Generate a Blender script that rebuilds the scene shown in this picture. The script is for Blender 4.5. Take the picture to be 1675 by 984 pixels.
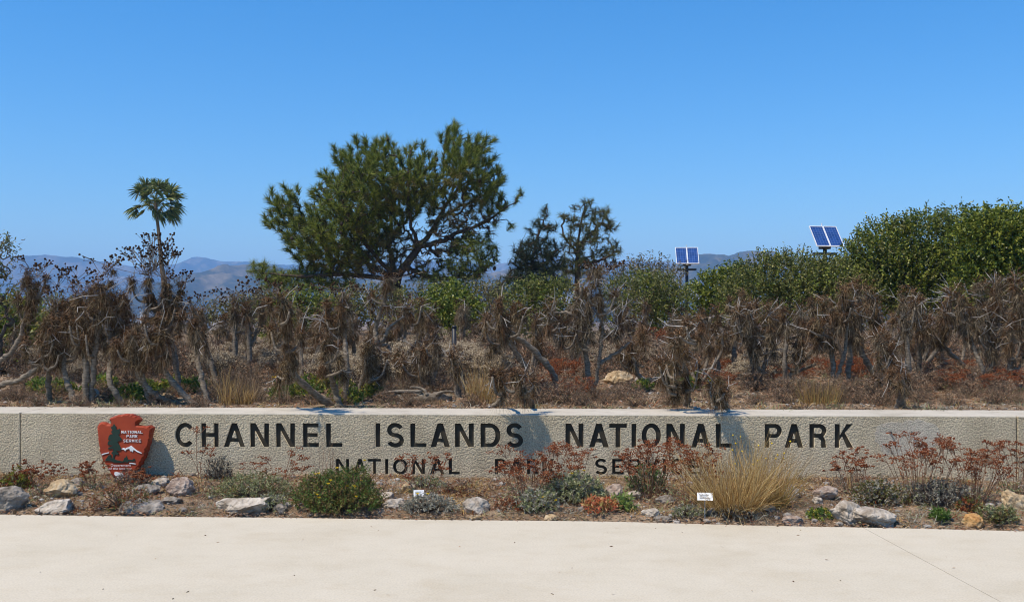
import bpy, bmesh, math, random
import numpy as np
from mathutils import Vector, Matrix, noise as mnoise

for _o in list(bpy.data.objects):
    bpy.data.objects.remove(_o)
scene = bpy.context.scene
col = scene.collection
R = math.radians

# ------------------------------------------------------------------ camera, sky, sun, exposure
F = 1628.0            # focal length in photo pixels (photo 1675 wide)
CZ, HY, CX = 1.75, 520.0, 837.5
cam_d = bpy.data.cameras.new('camera')
cam_d.sensor_width = 36.0
cam_d.lens = 36.0 * F / 1675.0
cam_d.shift_y = (HY - 492.0) / 1675.0
cam_d.clip_start = 0.1
cam_d.clip_end = 60000
cam = bpy.data.objects.new('camera', cam_d)
cam.location = (0, 0, CZ)
cam.rotation_euler = (R(90), 0, 0)
col.objects.link(cam)
scene.camera = cam

LIGHT = Vector((1.5, 1.0, -3.2)).normalized()
SUN_EL = math.asin(-LIGHT.z)
SUN_AZ = math.atan2(-LIGHT.x, -LIGHT.y)
world = bpy.data.worlds.new('World')
scene.world = world
world.use_nodes = True
wn = world.node_tree.nodes
wl = world.node_tree.links
wn.clear()
wo = wn.new('ShaderNodeOutputWorld')
wb = wn.new('ShaderNodeBackground')
ws = wn.new('ShaderNodeTexSky')
ws.sky_type = 'NISHITA'
ws.sun_disc = False
ws.sun_elevation = SUN_EL
ws.sun_rotation = SUN_AZ
ws.altitude = 1500
ws.air_density = 1.5
ws.dust_density = 0.0
ws.ozone_density = 10.0
wb.inputs['Strength'].default_value = 0.15
wh = wn.new('ShaderNodeHueSaturation')
wh.inputs['Saturation'].default_value = 1.25
wl.new(ws.outputs['Color'], wh.inputs['Color'])
wl.new(wh.outputs['Color'], wb.inputs['Color'])
wl.new(wb.outputs[0], wo.inputs['Surface'])
sun_d = bpy.data.lights.new('sun', 'SUN')
sun_d.energy = 5.0
sun_d.angle = R(0.53)
sun_d.color = (1.0, 0.895, 0.74)
sun = bpy.data.objects.new('sun', sun_d)
sun.rotation_euler = LIGHT.to_track_quat('-Z', 'Y').to_euler()
sun.location = (-20, -15, 40)
col.objects.link(sun)
scene.view_settings.view_transform = 'Standard'
scene.view_settings.look = 'None'
scene.view_settings.exposure = 0.12
scene.view_settings.gamma = 1.0
scene.view_settings.use_curve_mapping = False
scene.render.engine = 'CYCLES'
scene.cycles.filter_width = 1.05
scene.cycles.max_bounces = 4
scene.cycles.diffuse_bounces = 2
scene.cycles.glossy_bounces = 2
scene.cycles.transmission_bounces = 2
scene.cycles.volume_bounces = 1
scene.cycles.transparent_max_bounces = 4
scene.cycles.use_denoising = True
scene.cycles.denoiser = 'OPENIMAGEDENOISE'

# ------------------------------------------------------------------ helpers
rng = np.random.default_rng(11)
random.seed(5)


def P(px, py, Y):
    return np.array([(px - CX) * Y / F, Y, CZ - (py - HY) * Y / F])


def tag(o, label=None, cat=None, group=None, kind=None):
    if label: o['label'] = label
    if cat: o['category'] = cat
    if group: o['group'] = group
    if kind: o['kind'] = kind
    return o


def empty(name, loc=(0, 0, 0), rz=0.0):
    o = bpy.data.objects.new(name, None)
    o.location = loc
    o.rotation_euler = (0, 0, rz)
    col.objects.link(o)
    return o


def link(name, me, parent=None):
    o = bpy.data.objects.new(name, me)
    col.objects.link(o)
    if parent is not None:
        o.parent = parent
    return o


def kids(o):
    return [c for c in bpy.data.objects if c.parent == o]


def copy_tree(o, children, loc, rz, sc):
    """copy a thing and its (flat) list of parts"""
    c = o.copy()
    col.objects.link(c)
    c.location = loc
    c.rotation_euler = (0, 0, rz)
    c.scale = (sc, sc, sc)
    for ch in children:
        d = ch.copy()
        d.parent = c
        col.objects.link(d)
    return c


_REF = [(-40, 'at the left edge'), (45, 'near the left edge'), (110, 'left of the emblem'), (206, 'above the emblem'), (262, 'right of the emblem')]
for _w, _l in (('CHANNEL', (302, 343, 383, 424, 466, 508, 547)), ('ISLANDS', (618, 646, 684, 720, 760, 802, 842)), ('NATIONAL', (940, 980, 1011, 1037, 1065, 1105, 1146, 1184)), ('PARK', (1265, 1299, 1338, 1381))):
    for _i, (_c, _x) in enumerate(zip(_w, _l)):
        _k = [i for i, q in enumerate(_w) if q == _c]
        _o = '' if len(_k) == 1 else ('first ' if _i == _k[0] else 'second ')
        _REF.append((_x, 'above the %s%s of %s' % (_o, _c, _w)))
_REF += [(588, 'above the gap before ISLANDS'), (890, 'above the gap before NATIONAL'), (1223, 'above the gap before PARK'), (1425, 'just past the word PARK'), (1487, 'above the mortar patch'), (1545, 'right of the mortar patch'), (1600, 'near the right end'), (1650, 'at the right edge')]
_PEND = []


def name_by_place():
    """like plants are told apart by the wall lettering below them and their order from the left"""
    bins = {}
    for o, px, base in _PEND:
        ref = min(_REF, key=lambda q: abs(q[0] - px))[1]
        bins.setdefault((base, ref), []).append((px, o))
    for (base, ref), L in bins.items():
        L.sort(key=lambda q: q[0])
        for i, (px, o) in enumerate(L):
            suf = '' if len(L) == 1 else ', %s from left' % ('first', 'second', 'third', 'fourth', 'fifth', 'sixth', 'seventh', 'eighth')[min(i, 7)]
            o['label'] = base + ' ' + ref + suf


class Geo:
    def __init__(s):
        s.V, s.Q, s.T, s.qm, s.tm, s.n = [], [], [], [], [], 0

    def add(s, V, Fc, m=0):
        V = np.asarray(V, float).reshape(-1, 3)
        Fc = np.asarray(Fc, int)
        if len(Fc) == 0:
            return
        s.V.append(V)
        if Fc.shape[1] == 4:
            s.Q.append(Fc + s.n); s.qm.append(np.full(len(Fc), m))
        else:
            s.T.append(Fc + s.n); s.tm.append(np.full(len(Fc), m))
        s.n += len(V)

    def mesh(s, name, mats, smooth=False, off=None):
        me = bpy.data.meshes.new(name)
        V = np.concatenate(s.V)
        if off is not None:
            V = V - np.asarray(off)
        q = np.concatenate(s.Q) if s.Q else np.zeros((0, 4), int)
        t = np.concatenate(s.T) if s.T else np.zeros((0, 3), int)
        me.vertices.add(len(V))
        me.vertices.foreach_set('co', V.ravel())
        nl = q.size + t.size
        me.loops.add(nl)
        me.loops.foreach_set('vertex_index', np.concatenate([q.ravel(), t.ravel()]).astype(np.int32))
        npoly = len(q) + len(t)
        me.polygons.add(npoly)
        st = np.concatenate([np.arange(len(q)) * 4, q.size + np.arange(len(t)) * 3]).astype(np.int32)
        me.polygons.foreach_set('loop_start', st)
        mi = np.concatenate((s.qm or [np.zeros(0, int)]) + (s.tm or [])).astype(np.int32)
        me.polygons.foreach_set('material_index', mi)
        me.polygons.foreach_set('use_smooth', np.full(npoly, smooth))
        for m in (mats if isinstance(mats, (list, tuple)) else [mats]):
            me.materials.append(m)
        me.update(calc_edges=True)
        me.validate()
        return me

    def build(s, name, mats, parent=None, smooth=False, off=None):
        return link(name, s.mesh(name, mats, smooth, off), parent)


def norm(v):
    v = np.asarray(v, float)
    return v / np.maximum(np.linalg.norm(v, axis=-1, keepdims=True), 1e-9)


def randdir(n, r=None):
    r = r or rng
    return norm(r.normal(size=(n, 3)))


PROF = {'taper': lambda t: 1.0 - 0.85 * t,
        'lens': lambda t: np.clip(np.sin(np.pi * (0.12 + 0.85 * t)), 0.04, 1),
        'even': lambda t: np.ones_like(t)}


def blades(p0, d, L, W, bend=0.0, S=2, prof='taper', r=None, wob=0.0):
    r = r or rng
    p0 = np.asarray(p0, float); n = len(p0)
    d = norm(np.broadcast_to(d, (n, 3)))
    L = np.broadcast_to(L, (n,))[:, None, None]
    W = np.broadcast_to(W, (n,))[:, None, None]
    bend = np.broadcast_to(bend, (n,))[:, None, None]
    t = np.linspace(0, 1, S + 1)[None, :, None]
    c = p0[:, None] + d[:, None] * L * t + np.array([0, 0, -1.0]) * bend * L * t * t
    if wob:
        c = c + r.normal(size=c.shape) * wob * L * t
    side = norm(np.cross(d, randdir(n, r)))[:, None]
    w = W * PROF[prof](t) * 0.5
    V = np.stack([c - side * w, c + side * w], axis=2)        # n,S+1,2,3
    base = (np.arange(n) * (S + 1) * 2)[:, None] + (np.arange(S) * 2)[None]
    Fc = np.stack([base, base + 1, base + 3, base + 2], axis=2).reshape(-1, 4)
    return V.reshape(-1, 3), Fc


def segs(A, B, ra, rb, k=5):
    A = np.asarray(A, float).reshape(-1, 3); B = np.asarray(B, float).reshape(-1, 3); n = len(A)
    ra = np.broadcast_to(ra, (n,)); rb = np.broadcast_to(rb, (n,))
    d = norm(B - A)
    h = np.where(np.abs(d[:, 2:3]) > 0.9, np.array([[1.0, 0, 0]]), np.array([[0, 0, 1.0]]))
    u = norm(np.cross(d, h)); v = np.cross(d, u)
    a = np.arange(k) * 2 * np.pi / k
    ring = u[:, None] * np.cos(a)[None, :, None] + v[:, None] * np.sin(a)[None, :, None]
    V = np.concatenate([A[:, None] + ring * ra[:, None, None], B[:, None] + ring * rb[:, None, None]], axis=1)
    i = np.arange(k); j = (i + 1) % k
    f = np.stack([i, j, j + k, i + k], 1)
    Fc = (f[None] + (np.arange(n) * 2 * k)[:, None, None]).reshape(-1, 4)
    return V.reshape(-1, 3), Fc


def smooth_path(pts, m=6):
    pts = np.asarray(pts, float)
    n = len(pts)
    if n < 3:
        t = np.linspace(0, 1, m + 1)[:, None]
        return pts[0] * (1 - t) + pts[-1] * t
    q = np.vstack([2 * pts[0] - pts[1], pts, 2 * pts[-1] - pts[-2]])
    out = []
    for i in range(1, n):
        p0, p1, p2, p3 = q[i - 1], q[i], q[i + 1], q[i + 2]
        for t in np.linspace(0, 1, m, endpoint=False):
            out.append(0.5 * ((2 * p1) + (-p0 + p2) * t + (2 * p0 - 5 * p1 + 4 * p2 - p3) * t * t + (-p0 + 3 * p1 - 3 * p2 + p3) * t ** 3))
    out.append(pts[-1])
    return np.array(out)


def tube(path, radii, k=8, r=None, rough=0.0):
    r = r or rng
    path = np.asarray(path, float); n = len(path)
    radii = np.interp(np.linspace(0, 1, n), np.linspace(0, 1, len(np.atleast_1d(radii))), np.atleast_1d(radii))
    tan = norm(np.gradient(path, axis=0))
    u = norm(np.cross(tan[0], [0.3, 1, 0.1])); V = []
    for i in range(n):
        u = norm(u - tan[i] * np.dot(u, tan[i])); v = np.cross(tan[i], u)
        a = np.arange(k) * 2 * np.pi / k
        rr = radii[i] * (1 + rough * r.normal(size=k))
        V.append(path[i] + (u[None] * np.cos(a)[:, None] + v[None] * np.sin(a)[:, None]) * rr[:, None])
    V = np.concatenate(V)
    i = np.arange(k); j = (i + 1) % k
    f = np.stack([i, j, j + k, i + k], 1)
    Fc = (f[None] + (np.arange(n - 1) * k)[:, None, None]).reshape(-1, 4)
    # caps
    V = np.vstack([V, path[0], path[-1]])
    capa = np.stack([j, i, np.full(k, n * k), np.full(k, n * k)], 1)
    o = (n - 1) * k
    capb = np.stack([i + o, j + o, np.full(k, n * k + 1), np.full(k, n * k + 1)], 1)
    return V, Fc, np.concatenate([capa[:, :3], capb[:, :3]])


def add_tube(g, path, radii, k=8, r=None, rough=0.0, m=0):
    V, Fq, Ft = tube(path, radii, k, r, rough)
    n0 = g.n
    g.add(V, Fq, m)
    g.T.append(Ft + n0); g.tm.append(np.full(len(Ft), m))


OCTA_V = np.array([[1, 0, 0], [-1, 0, 0], [0, 1, 0], [0, -1, 0], [0, 0, 1], [0, 0, -1]], float)
OCTA_F = np.array([[0, 2, 4], [2, 1, 4], [1, 3, 4], [3, 0, 4], [2, 0, 5], [1, 2, 5], [3, 1, 5], [0, 3, 5]])
_bm = bmesh.new(); bmesh.ops.create_icosphere(_bm, subdivisions=1, radius=1)
ICO_V = np.array([v.co[:] for v in _bm.verts]); ICO_F = np.array([[v.index for v in f.verts] for f in _bm.faces]); _bm.free()


def scatter(TV, TF, pos, sc, r=None):
    """template copies; sc (n,) or (n,3)"""
    r = r or rng
    pos = np.asarray(pos, float).reshape(-1, 3); n = len(pos)
    sc = np.asarray(sc, float)
    if sc.ndim < 2:
        sc = np.repeat(np.broadcast_to(sc, (n,))[:, None], 3, 1)
    a = r.uniform(0, 2 * np.pi, n)
    ca, sa = np.cos(a)[:, None], np.sin(a)[:, None]
    T = TV[None] * sc[:, None]
    x = T[..., 0] * ca - T[..., 1] * sa
    y = T[..., 0] * sa + T[..., 1] * ca
    V = np.stack([x, y, T[..., 2]], -1) + pos[:, None]
    Fc = (TF[None] + (np.arange(n) * len(TV))[:, None, None]).reshape(-1, TF.shape[1])
    return V.reshape(-1, 3), Fc


def _hash(i, j, k=0, seed=0):
    x = np.sin(i * 127.1 + j * 311.7 + k * 74.7 + seed * 53.3) * 43758.5453
    return x - np.floor(x)


def vnoise(x, y, seed=0):
    xi, yi = np.floor(x), np.floor(y)
    u, v = x - xi, y - yi
    u, v = u * u * (3 - 2 * u), v * v * (3 - 2 * v)
    return (_hash(xi, yi, 0, seed) * (1 - u) + _hash(xi + 1, yi, 0, seed) * u) * (1 - v) + \
           (_hash(xi, yi + 1, 0, seed) * (1 - u) + _hash(xi + 1, yi + 1, 0, seed) * u) * v - 0.5


def fbm(x, y, oct=4, seed=0):
    s, a = 0, 1.0
    for o in range(oct):
        s = s + a * vnoise(x, y, seed + o); x, y, a = x * 2.03 + 7.1, y * 2.03 + 3.7, a * 0.5
    return s


# ------------------------------------------------------------------ materials
def newmat(name):
    m = bpy.data.materials.new(name)
    m.use_nodes = True
    nt = m.node_tree
    b = nt.nodes['Principled BSDF']
    return m, nt, b


def ramp(nt, cols, fac, interp='LINEAR'):
    r = nt.nodes.new('ShaderNodeValToRGB')
    r.color_ramp.interpolation = interp
    e = r.color_ramp.elements
    n = len(cols)
    while len(e) < n:
        e.new(0.5)
    for i, c in enumerate(cols):
        if len(c) == 4:
            e[i].position = c[3]
        else:
            e[i].position = i / max(1, n - 1)
        e[i].color = (c[0], c[1], c[2], 1)
    nt.links.new(fac, r.inputs['Fac'])
    return r.outputs['Color']


def leafmat(name, cols, trans=0.25, rough=0.6, spec=0.3, patch=None):
    """each blade / leaf takes its own shade out of cols"""
    m, nt, b = newmat(name)
    g = nt.nodes.new('ShaderNodeNewGeometry')
    c = ramp(nt, cols, g.outputs['Random Per Island'])
    nt.links.new(c, b.inputs['Base Color'])
    b.inputs['Roughness'].default_value = rough
    b.inputs['Specular IOR Level'].default_value = spec
    if trans > 0:
        t = nt.nodes.new('ShaderNodeBsdfTranslucent')
        nt.links.new(c, t.inputs['Color'])
        mx = nt.nodes.new('ShaderNodeMixShader')
        mx.inputs[0].default_value = trans
        nt.links.new(b.outputs[0], mx.inputs[1])
        nt.links.new(t.outputs[0], mx.inputs[2])
        nt.links.new(mx.outputs[0], nt.nodes['Material Output'].inputs['Surface'])
    return m


def surf(name, cols, scale=5.0, detail=6.0, rough=0.85, bump=0.0, bscale=40.0, bdist=0.01, spec=0.25, stretch=None, voro=0.0, coords='Object', distort=0.0):
    m, nt, b = newmat(name)
    tc = nt.nodes.new('ShaderNodeTexCoord')
    vec = tc.outputs[coords]
    if stretch:
        mp = nt.nodes.new('ShaderNodeMapping')
        mp.inputs['Scale'].default_value = stretch
        nt.links.new(vec, mp.inputs['Vector'])
        vec = mp.outputs[0]
    n = nt.nodes.new('ShaderNodeTexNoise')
    n.inputs['Scale'].default_value = scale
    n.inputs['Detail'].default_value = detail
    n.inputs['Distortion'].default_value = distort
    nt.links.new(vec, n.inputs['Vector'])
    c = ramp(nt, cols, n.outputs['Fac'])
    nt.links.new(c, b.inputs['Base Color'])
    b.inputs['Roughness'].default_value = rough
    b.inputs['Specular IOR Level'].default_value = spec
    if bump:
        n2 = nt.nodes.new('ShaderNodeTexNoise')
        n2.inputs['Scale'].default_value = bscale
        n2.inputs['Detail'].default_value = 5
        nt.links.new(vec, n2.inputs['Vector'])
        h = n2.outputs['Fac']
        if voro:
            v = nt.nodes.new('ShaderNodeTexVoronoi')
            v.inputs['Scale'].default_value = bscale * voro
            nt.links.new(vec, v.inputs['Vector'])
            ad = nt.nodes.new('ShaderNodeMath'); ad.operation = 'SUBTRACT'
            nt.links.new(h, ad.inputs[0]); nt.links.new(v.outputs['Distance'], ad.inputs[1])
            h = ad.outputs[0]
        bp = nt.nodes.new('ShaderNodeBump')
        bp.inputs['Strength'].default_value = bump
        bp.inputs['Distance'].default_value = bdist
        nt.links.new(h, bp.inputs['Height'])
        nt.links.new(bp.outputs[0], b.inputs['Normal'])
    return m


def flat(name, c, rough=0.5, metal=0.0, spec=0.4):
    return surf(name, [tuple(x * 0.88 for x in c) + (0.3,), tuple(min(1, x * 1.1) for x in c) + (0.7,)], scale=14, detail=4, rough=rough, spec=spec, bump=0.15, bscale=90, bdist=0.002)


def concrete_material(name, cols, grain, pit):
    """broad mottling + aggregate speckle + pitted relief"""
    m, nt, b = newmat(name)
    tc = nt.nodes.new('ShaderNodeTexCoord'); vec = tc.outputs['Object']
    n = nt.nodes.new('ShaderNodeTexNoise'); n.inputs['Scale'].default_value = 1.3; n.inputs['Detail'].default_value = 7; n.inputs['Roughness'].default_value = 0.65
    nt.links.new(vec, n.inputs['Vector'])
    c = ramp(nt, cols, n.outputs['Fac'])
    s = nt.nodes.new('ShaderNodeTexNoise'); s.inputs['Scale'].default_value = grain; s.inputs['Detail'].default_value = 3
    nt.links.new(vec, s.inputs['Vector'])
    sc = ramp(nt, [(0.55, 0.54, 0.53, 0.3), (1, 1, 1, 0.52), (1.3, 1.28, 1.24, 0.72)], s.outputs['Fac'])
    mx = nt.nodes.new('ShaderNodeMix'); mx.data_type = 'RGBA'; mx.blend_type = 'MULTIPLY'; mx.inputs[0].default_value = pit[2]
    nt.links.new(c, mx.inputs[6]); nt.links.new(sc, mx.inputs[7])
    nt.links.new(mx.outputs[2], b.inputs['Base Color'])
    b.inputs['Roughness'].default_value = 0.9
    b.inputs['Specular IOR Level'].default_value = 0.2
    v = nt.nodes.new('ShaderNodeTexVoronoi'); v.inputs['Scale'].default_value = grain * 0.8
    nt.links.new(vec, v.inputs['Vector'])
    ad = nt.nodes.new('ShaderNodeMath'); ad.operation = 'SUBTRACT'
    nt.links.new(s.outputs['Fac'], ad.inputs[0]); nt.links.new(v.outputs['Distance'], ad.inputs[1])
    bp = nt.nodes.new('ShaderNodeBump'); bp.inputs['Strength'].default_value = pit[0]; bp.inputs['Distance'].default_value = pit[1]
    nt.links.new(ad.outputs[0], bp.inputs['Height']); nt.links.new(bp.outputs[0], b.inputs['Normal'])
    return m


M = {}
M['wall_front'] = concrete_material('rough_wall_concrete', [(0.42, 0.345, 0.23, 0.3), (0.525, 0.44, 0.30, 0.5), (0.60, 0.505, 0.355, 0.72)], 70, (0.7, 0.011, 1.0))
M['wall_top'] = concrete_material('smooth_wall_concrete', [(0.47, 0.42, 0.335, 0.3), (0.55, 0.495, 0.40, 0.7)], 120, (0.15, 0.004, 0.3))
M['pavement'] = concrete_material('pavement_concrete', [(0.515, 0.455, 0.345, 0.25), (0.55, 0.487, 0.373, 0.5), (0.575, 0.51, 0.395, 0.75)], 70, (0.15, 0.004, 0.22))
def weather(m, sc, lo, hi, scale):
    """long faint streaks and blotches over a concrete material"""
    nt = m.node_tree; b = nt.nodes['Principled BSDF']
    src = b.inputs['Base Color'].links[0].from_socket
    tc = nt.nodes.new('ShaderNodeTexCoord'); mp = nt.nodes.new('ShaderNodeMapping'); mp.inputs['Scale'].default_value = sc
    n = nt.nodes.new('ShaderNodeTexNoise'); n.inputs['Scale'].default_value = scale; n.inputs['Detail'].default_value = 8; n.inputs['Roughness'].default_value = .7
    nt.links.new(tc.outputs['Object'], mp.inputs['Vector']); nt.links.new(mp.outputs[0], n.inputs['Vector'])
    c = ramp(nt, [(lo, lo * .985, lo * .96, .34), (1, 1, 1, .5), (hi, hi, hi, .68)], n.outputs['Fac'])
    mx = nt.nodes.new('ShaderNodeMix'); mx.data_type = 'RGBA'; mx.blend_type = 'MULTIPLY'; mx.inputs[0].default_value = 1
    nt.links.new(src, mx.inputs[6]); nt.links.new(c, mx.inputs[7]); nt.links.new(mx.outputs[2], b.inputs['Base Color'])


weather(M['pavement'], (1, 1.4, 1), .96, 1.015, 3.2)
weather(M['pavement'], (1, 1, 1), .95, 1.02, .9)
weather(M['wall_front'], (2.2, 1, .35), .84, 1.08, 2.0)
weather(M['wall_top'], (1, 1, 1), .82, 1.05, 4.0)
M['patch'] = concrete_material('mortar_patch', [(0.42, 0.365, 0.275, 0.3), (0.54, 0.475, 0.37, 0.7)], 78, (0.7, 0.010, 0.8))
M['letter'] = surf('dark_letter_paint', [(0.026, 0.022, 0.015, 0.3), (0.062, 0.052, 0.036, 0.75)], scale=9, rough=0.7, bump=0.4, bscale=60, bdist=0.004)
M['soil'] = surf('dry_soil', [(0.095, 0.062, 0.036, 0.25), (0.215, 0.15, 0.093, 0.5), (0.38, 0.29, 0.195, 0.78)], scale=4.5, detail=10, rough=1.0, bump=0.8, bscale=22, bdist=0.03, spec=0.1)
M['hill'] = None
M['red'] = surf('red_brown_paint', [(0.27, 0.036, 0.012, 0.3), (0.37, 0.056, 0.018, 0.75)], scale=6, rough=0.55, bump=0.25, bscale=30, bdist=0.006)
M['white'] = flat('white_paint', (0.78, 0.77, 0.74))
M['green_paint'] = flat('dark_green_paint', (0.012, 0.03, 0.016))
M['grey_metal'] = flat('grey_metal', (0.30, 0.30, 0.30), rough=0.4)
M['dark_metal'] = flat('dark_metal', (0.025, 0.025, 0.028), rough=0.5)
M['alu'] = flat('pale_aluminium', (0.72, 0.73, 0.74), rough=0.35)
M['trunk'] = surf('coreopsis_bark', [(0.085, 0.066, 0.045, 0.25), (0.22, 0.18, 0.135, 0.55), (0.40, 0.345, 0.27, 0.8)], scale=16, detail=6, rough=0.95, bump=0.8, bscale=30, bdist=0.012, stretch=(1, 1, 3.5), spec=0.1)
M['bare'] = surf('bleached_branch', [(0.30, 0.27, 0.23, 0.3), (0.52, 0.48, 0.43, 0.7)], scale=18, rough=0.95, bump=0.4, bscale=50, bdist=0.004, spec=0.1)
M['shag'] = leafmat('dead_leaf_shag', [(0.027, 0.017, 0.008), (0.064, 0.039, 0.018), (0.13, 0.082, 0.040), (0.225, 0.153, 0.080), (0.43, 0.33, 0.20)], trans=0.15, rough=0.85, spec=0.1)
M['shag_grey'] = leafmat('grey_dead_leaf_shag', [(0.045, 0.031, 0.018), (0.108, 0.078, 0.045), (0.215, 0.162, 0.10), (0.44, 0.36, 0.25)], trans=0.15, rough=0.85, spec=0.1)
M['shag_red'] = leafmat('reddish_dead_leaf_shag', [(0.045, 0.025, 0.013), (0.095, 0.054, 0.027), (0.165, 0.10, 0.052), (0.27, 0.18, 0.10)], trans=0.15, rough=0.85, spec=0.1)
M['frizz'] = leafmat('rusty_dead_flowers', [(0.055, 0.027, 0.013), (0.12, 0.06, 0.028), (0.20, 0.11, 0.055), (0.32, 0.215, 0.13)], trans=0.1, rough=0.9, spec=0.1)
M['twig'] = leafmat('dry_twig', [(0.08, 0.055, 0.038), (0.16, 0.12, 0.085), (0.30, 0.25, 0.19)], trans=0.0, rough=0.9, spec=0.1)
M['seed'] = leafmat('dark_seed_head', [(0.018, 0.011, 0.007), (0.05, 0.028, 0.016), (0.085, 0.05, 0.028)], trans=0.0, rough=0.95, spec=0.05)
M['pine_bark'] = surf('pine_bark', [(0.035, 0.026, 0.02, 0.3), (0.10, 0.075, 0.056, 0.6), (0.20, 0.155, 0.12, 0.8)], scale=6, rough=0.95, bump=0.8, bscale=14, bdist=0.04, spec=0.1)
M['needle'] = leafmat('pine_needle', [(0.04, 0.062, 0.012), (0.105, 0.145, 0.022), (0.21, 0.245, 0.038), (0.36, 0.36, 0.065)], trans=0.3, rough=0.5)
M['needle_old'] = leafmat('old_pine_needle', [(0.05, 0.055, 0.014), (0.12, 0.115, 0.028), (0.18, 0.155, 0.045), (0.24, 0.17, 0.065)], trans=0.2, rough=0.6)
M['needle_dark'] = leafmat('dark_pine_needle', [(0.014, 0.022, 0.011), (0.034, 0.05, 0.02), (0.075, 0.092, 0.034)], trans=0.15, rough=0.6)
M['needle_mid'] = leafmat('olive_pine_needle', [(0.03, 0.042, 0.012), (0.075, 0.088, 0.022), (0.13, 0.14, 0.036), (0.20, 0.17, 0.055)], trans=0.2, rough=0.6)
M['cone'] = flat('pine_cone', (0.05, 0.032, 0.02), rough=0.9)
M['palm_bark'] = surf('palm_bark', [(0.10, 0.07, 0.045, 0.3), (0.22, 0.16, 0.10, 0.7)], scale=5, rough=0.95, stretch=(1, 1, 5), bump=0.6, bscale=10, bdist=0.03)
M['palm_leaf'] = leafmat('palm_leaf', [(0.05, 0.085, 0.018), (0.11, 0.165, 0.032), (0.25, 0.265, 0.07), (0.42, 0.36, 0.14)], trans=0.25, rough=0.4)
M['shrub_a'] = leafmat('bright_shrub_leaf', [(0.034, 0.05, 0.009), (0.10, 0.138, 0.016), (0.19, 0.222, 0.026), (0.32, 0.31, 0.05)], trans=0.25, rough=0.4)
M['shrub_b'] = leafmat('dull_shrub_leaf', [(0.042, 0.050, 0.012), (0.105, 0.118, 0.028), (0.19, 0.19, 0.046), (0.28, 0.245, 0.075)], trans=0.2, rough=0.55)
M['shrub_c'] = leafmat('olive_shrub_leaf', [(0.055, 0.055, 0.03), (0.11, 0.10, 0.05), (0.17, 0.145, 0.075), (0.22, 0.17, 0.10)], trans=0.15, rough=0.7)
M['stem'] = surf('shrub_stem', [(0.06, 0.045, 0.03, 0.3), (0.16, 0.12, 0.085, 0.7)], scale=12, rough=0.95)
M['yellow_leaf'] = leafmat('yellow_green_leaf', [(0.10, 0.16, 0.02), (0.22, 0.27, 0.03), (0.33, 0.32, 0.05), (0.35, 0.22, 0.04)], trans=0.3, rough=0.5)
M['green_leaf'] = leafmat('fresh_green_leaf', [(0.05, 0.095, 0.018), (0.10, 0.17, 0.03), (0.17, 0.235, 0.05)], trans=0.3, rough=0.5)
M['sage'] = leafmat('grey_green_leaf', [(0.11, 0.125, 0.05), (0.21, 0.225, 0.095), (0.32, 0.33, 0.155), (0.42, 0.40, 0.22)], trans=0.2, rough=0.7)
M['silver'] = leafmat('silver_leaf', [(0.14, 0.132, 0.095), (0.27, 0.255, 0.19), (0.42, 0.40, 0.31), (0.22, 0.16, 0.10)], trans=0.15, rough=0.8)
M['gum'] = leafmat('gumplant_leaf', [(0.055, 0.075, 0.018), (0.12, 0.14, 0.03), (0.19, 0.19, 0.045), (0.20, 0.115, 0.04), (0.12, 0.065, 0.03)], trans=0.25, rough=0.5)
M['rust'] = leafmat('rust_flower', [(0.085, 0.022, 0.010), (0.17, 0.045, 0.018), (0.26, 0.078, 0.030), (0.34, 0.14, 0.06)], trans=0.12, rough=0.85, spec=0.1)
M['rust_stem'] = leafmat('rusty_stem', [(0.12, 0.06, 0.035), (0.25, 0.13, 0.075), (0.34, 0.22, 0.14)], trans=0.0, rough=0.9, spec=0.1)
M['pale_flower'] = leafmat('pale_dry_flower', [(0.21, 0.15, 0.09), (0.36, 0.275, 0.17), (0.52, 0.42, 0.28), (0.64, 0.55, 0.40)], trans=0.15, rough=0.9, spec=0.1)
M['grass'] = leafmat('tan_grass', [(0.22, 0.115, 0.035), (0.40, 0.235, 0.075), (0.56, 0.37, 0.135), (0.66, 0.49, 0.23)], trans=0.25, rough=0.7)
M['grass_dull'] = leafmat('dull_grass', [(0.12, 0.075, 0.04), (0.22, 0.15, 0.085), (0.33, 0.245, 0.15)], trans=0.2, rough=0.8)
M['yellow'] = leafmat('yellow_flower', [(0.65, 0.42, 0.015), (0.80, 0.58, 0.03)], trans=0.2, rough=0.6)
M['ice_red'] = leafmat('red_succulent', [(0.32, 0.05, 0.02), (0.48, 0.13, 0.05), (0.52, 0.24, 0.10), (0.30, 0.26, 0.07)], trans=0.15, rough=0.35)
M['ice_green'] = leafmat('green_succulent', [(0.09, 0.15, 0.03), (0.18, 0.27, 0.06), (0.30, 0.30, 0.08)], trans=0.15, rough=0.35)
M['litter'] = leafmat('leaf_litter', [(0.06, 0.035, 0.02), (0.17, 0.10, 0.055), (0.32, 0.215, 0.13), (0.46, 0.35, 0.24), (0.32, 0.12, 0.05), (0.40, 0.29, 0.19)], trans=0.0, rough=0.95, spec=0.1)
M['gravel'] = leafmat('small_stones', [(0.17, 0.145, 0.12), (0.30, 0.27, 0.23), (0.42, 0.385, 0.34)], trans=0.0, rough=0.95, spec=0.1)


def rockmat(name, a, b, c):
    return surf(name, [a + (0.28,), b + (0.5,), c + (0.72,)], scale=9, detail=10, rough=0.95, bump=1.0, bscale=24, bdist=0.035, spec=0.1, distort=0.8)


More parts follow.
